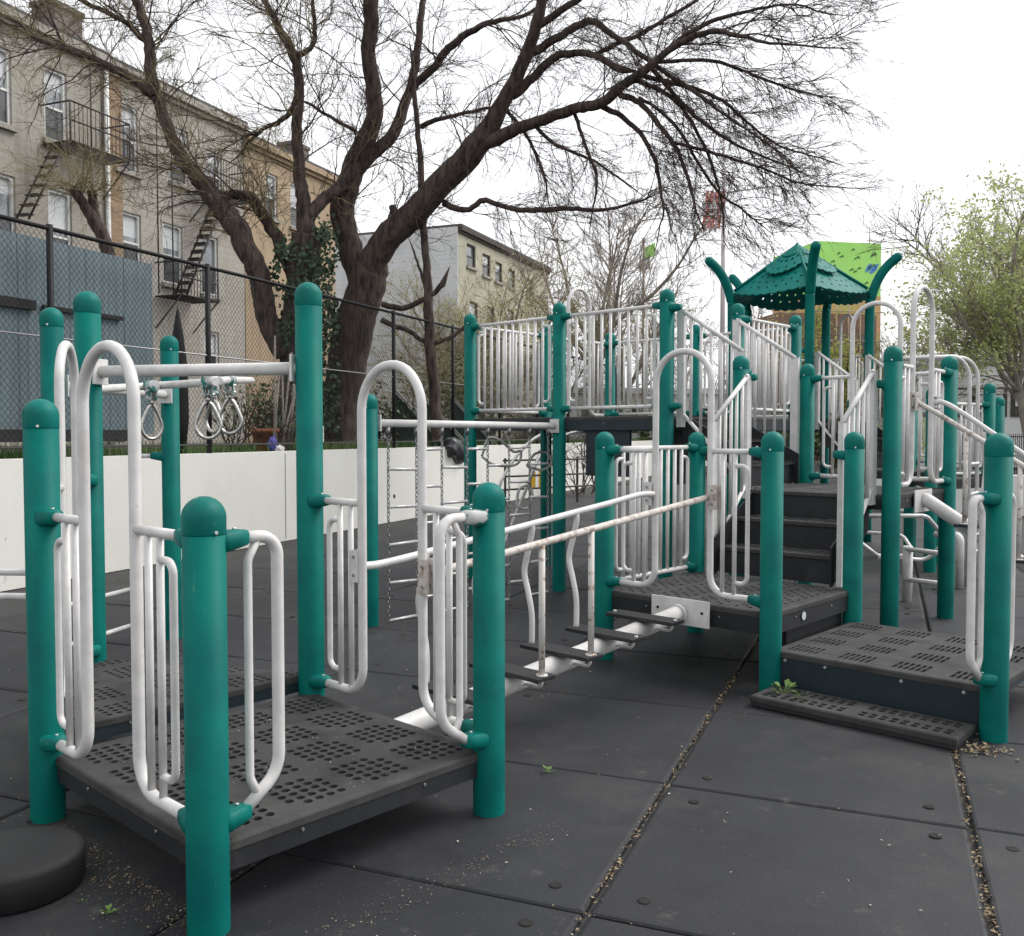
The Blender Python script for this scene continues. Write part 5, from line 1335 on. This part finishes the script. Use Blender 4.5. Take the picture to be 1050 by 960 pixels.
# --- generic bare / leafing trees
def tree(label, base, h, trunk_r, spread, nl, bark, twm, leafm=None, leaf_n=0, leaf_s=.09, fork=.35, tw_len=(.8, 2.2), lvl=2, group=None, dens=2.6, lean=0., name='bare_tree', kids=(3, 5), seed=None):
    if seed is not None: rt_.seed(seed)
    t = thing(name, base, label, 'tree', group)
    tk = MB(); tw = MB(); tips = []
    top = base + V3((lean, 0, h * fork)); mid_ = base + V3((lean * .6 + rt_.uniform(-.1, .1), 0, h * fork * .5))
    pp = catmull([base - ZUP * .1, mid_, top], 5); tk.tube(pp, [trunk_r * (1.25 - .45 * i / (len(pp) - 1)) for i in range(len(pp))], 10)
    for k in range(nl):
        a = 6.28 * k / nl + rt_.uniform(-.4, .4); up_ = rt_.uniform(.55, 1.0); L = h * (1 - fork) * rt_.uniform(.75, 1.05)
        d = V3((math.cos(a) * spread * rt_.uniform(.5, 1.1), math.sin(a) * spread * rt_.uniform(.5, 1.1), 1.0 * up_)); d = d.normalized()
        s = base + (top - base) * rt_.uniform(.72, 1.0) if k else top
        pts = [s]; q = s.copy(); dd = d
        for j in range(5): dd = (dd + rnd_dir() * .25 + ZUP * .06).normalized(); q = q + dd * L / 5; pts.append(q.copy())
        lp = catmull(pts, 4); r0 = trunk_r * rt_.uniform(.4, .6); lr = [r0 * (1 - .82 * i / (len(lp) - 1)) for i in range(len(lp))]
        tk.tube(lp, lr, 7); dress(tw, lp, lr, dens, *tw_len, V3((0, 0, .15)), st, lvl, .15, tips, 1.2, None, kids)
    tk.build('trunk', bark, t); tw.build('twigs', twm, t)
    if leafm and tips:
        lf = MB()
        tips = [p for p in tips if math.sin(p.x * 2.1 + p.z * 1.3) + math.sin(p.z * 2.7 + p.y) + rt_.uniform(-.8, .8) > -.7]
        for k in range(leaf_n):
            c = rt_.choice(tips) + V3((rt_.gauss(0, .16), rt_.gauss(0, .16), rt_.gauss(-.03, .16))); n = (rnd_dir() + ZUP * .5).normalized(); X = n.orthogonal().normalized(); a = rt_.uniform(0, 6.28); Y = n.cross(X)
            X, Y = X * math.cos(a) + Y * math.sin(a), Y * math.cos(a) - X * math.sin(a); s = leaf_s * rt_.uniform(.5, 1.2)
            lf.poly([c - Y * s, c + X * s * .6, c + Y * s, c - X * s * .6])
        lf.build('leaves', leafm, t)
    return t
gr = 'bare and budding trees beyond the playground'
tree('pale-barked bare tree with forked trunk, beyond the long picket guard panels', gp(612, 38), 13.0, .20, .85, 8, 'palebark', 'paletwig', None, 0, fork=.40, tw_len=(.8, 2.2), group=gr, dens=4.2, seed=31)
tree('smaller pale bare tree standing left of the pole with the green flag', gp(640, 47), 11, .2, .6, 6, 'palebark', 'paletwig', None, 0, fork=.3, tw_len=(1.0, 2.6), group=gr, dens=3, seed=33)
tree('bare tree right of the forked pale tree, behind the tall flagpole', gp(705, 50), 9.5, .2, .9, 7, 'palebark', 'paletwig', 'bud', 900, .07, fork=.25, tw_len=(1., 2.4), group=gr, dens=3, seed=34)
tree('ochre budding tree in front of the cream corner house', gp(505, 33), 7.8, .15, .75, 8, 'palebark', 'ochretwig', 'bud', 5000, .05, fork=.2, tw_len=(.7, 1.9), group=gr, dens=4.2, seed=35)
tree('ochre budding tree at the right end of the cream corner house', gp(552, 36), 7.6, .15, .75, 8, 'palebark', 'ochretwig', 'bud', 4200, .05, fork=.2, tw_len=(.7, 1.9), group=gr, dens=4.2, seed=36)
tree('dull green budding tree beside the slender leaning trunk', gp(425, 29), 5.6, .12, .8, 7, 'palebark', 'ochretwig', 'bud', 1800, .045, fork=.2, tw_len=(.6, 1.5), group=gr, dens=4, seed=37)
tree('spreading green tree in fresh leaf at the right edge of the picture', gp(1066, 30), 9.0, .14, .66, 11, 'palebark', 'paletwig', 'leaf', 21000, .07, fork=.36, tw_len=(.9, 2.2), group=gr, dens=4.2, lean=-.75, name='leafy_tree', seed=38)
tree('second leafy green tree further back, behind the pale building', gp(1022, 53), 9.5, .18, .6, 9, 'bark', 'twig', 'leaf', 9000, .10, fork=.22, tw_len=(.9, 2.2), group=gr, dens=3.6, name='leafy_tree', seed=39)
tree('tall bare grey tree rising above the green tree at the right edge', gp(1040, 44), 15.5, .2, .75, 10, 'palebark', 'twig', 'bud', 700, .06, fork=.42, tw_len=(.9, 2.4), group=gr, dens=3.6, lean=-.6, seed=44)
tree('yellow green budding tree showing under the canopy roof', gp(860, 42), 7.0, .15, .55, 8, 'bark', 'twig', 'leaf2', 9000, .08, fork=.2, tw_len=(.7, 1.4), group=gr, dens=3.6, name='leafy_tree', seed=41)
tree('small bare tree right of the canopy tower, before the leafy trees', gp(932, 40), 7.2, .12, .8, 7, 'palebark', 'paletwig', 'bud', 500, .06, fork=.25, tw_len=(.8, 2.), group=gr, dens=4, seed=42)
# shrubs along the far wall and behind the fence
def shrub(label, base, h, w, n, twm, leafm=None, ln=0, ls=.05, lv=2):
    t = thing('shrub', base, label, 'shrub', 'shrubs around the far edges'); tw = MB(); tips = []
    for k in range(n): twig(tw, base + V3((rt_.gauss(0, w * .25), rt_.gauss(0, w * .2), 0)), V3((rt_.gauss(0, .45), rt_.gauss(0, .45), 1)), h * rt_.uniform(.6, 1.0), .016, lv, V3((0, 0, .2)), st, .7, tips, (3, 5))
    tw.build('stems', twm, t)
    if leafm:
        lf = MB()
        for k in range(ln):
            c = rt_.choice(tips) + rnd_dir() * .12; n_ = rnd_dir(); X = n_.orthogonal().normalized(); Y = n_.cross(X); s = ls * rt_.uniform(.5, 1.2); lf.poly([c - Y * s, c + X * s * .6, c + Y * s, c - X * s * .6])
        lf.build('leaves', leafm, t)
rt_.seed(50)
shrub('leafless brown shrub in front of the white wall, right of the chain climber', gp(606, 23), 2.0, .9, 14, 'twig')
shrub('leafless brown shrub behind the yellow hoop and dark rails', gp(556, 24), 1.9, .8, 12, 'twig')
shrub('rough dark shrub on the bank beside the terracotta pot', bp(262, 1.4), .9, 1.1, 26, 'twig', 'leafdark', 500, .05)
shrub('bramble tangle on the bank right of the big trunk', bp(398, 1.6), 1.0, .8, 16, 'twig', 'leafdark', 600, .05)
shrub('bramble tangle on the bank behind the black bag', bp(475, 2.6), 1.3, 1.6, 20, 'twig', 'leafdark', 800, .05)
shrub('low leafy shrub on the bank behind the lean-tos', bp(450, 3.8), 2.4, 1.6, 24, 'ochretwig', 'leafdark', 900, .06)
for i, (px, d0, h, lab) in enumerate(((690, 36, 1.9, 'dark evergreen hedge clump behind the middle platform'), (770, 36, 1.9, 'dark evergreen hedge clump left of the canopy tower'), (840, 36, 2.0, 'green hedge clump beneath the canopy tower'), (900, 35, 1.6, 'green hedge clump behind the tall landing arches'))):
    shrub(lab, gp(px, d0), h, 2.6, 34, 'twig', 'leafdark' if i < 3 else 'leaf', 2600, .10)
# ------------------------------------------------------------------ light and air
w = bpy.data.worlds.new('World'); sc.world = w; w.use_nodes = True
nt = w.node_tree; bg = nt.nodes['Background']; sky = nt.nodes.new('ShaderNodeTexSky'); sky.sky_type = 'NISHITA'; sky.sun_disc = False
SUN_E, SUN_A = math.radians(50), math.radians(72)     # azimuth measured from +Y towards +X
sky.sun_elevation = SUN_E; sky.sun_rotation = SUN_A; sky.dust_density = 4; sky.air_density = 1; sky.ozone_density = 1
hs = nt.nodes.new('ShaderNodeHueSaturation'); hs.inputs['Saturation'].default_value = .10
mx = nt.nodes.new('ShaderNodeMix'); mx.data_type = 'RGBA'; mx.inputs[0].default_value = .55; mx.inputs[7].default_value = (9.0, 9.1, 9.4, 1)   # cloud layer over the clear sky
nt.links.new(sky.outputs[0], hs.inputs['Color']); nt.links.new(hs.outputs[0], mx.inputs[6]); nt.links.new(mx.outputs[2], bg.inputs[0])
bg.inputs[1].default_value = .122
sl = bpy.data.lights.new('sun', 'SUN'); sl.energy = 1.35; sl.angle = math.radians(32); sl.color = (1, .97, .93)
so = bpy.data.objects.new('sun', sl); COL.objects.link(so)
dv = V3((math.sin(SUN_A) * math.cos(SUN_E), math.cos(SUN_A) * math.cos(SUN_E), math.sin(SUN_E)))
so.rotation_euler = dv.to_track_quat('Z', 'Y').to_euler(); so.location = dv * 50
vs = sc.view_settings; vs.view_transform = 'Standard'; vs.look = 'None'; vs.exposure = 0.6; vs.gamma = 1; vs.use_curve_mapping = False
sc.cycles.max_bounces = 6; sc.cycles.diffuse_bounces = 3; sc.cycles.glossy_bounces = 3; sc.cycles.use_denoising = True
print('twigs', st[0])
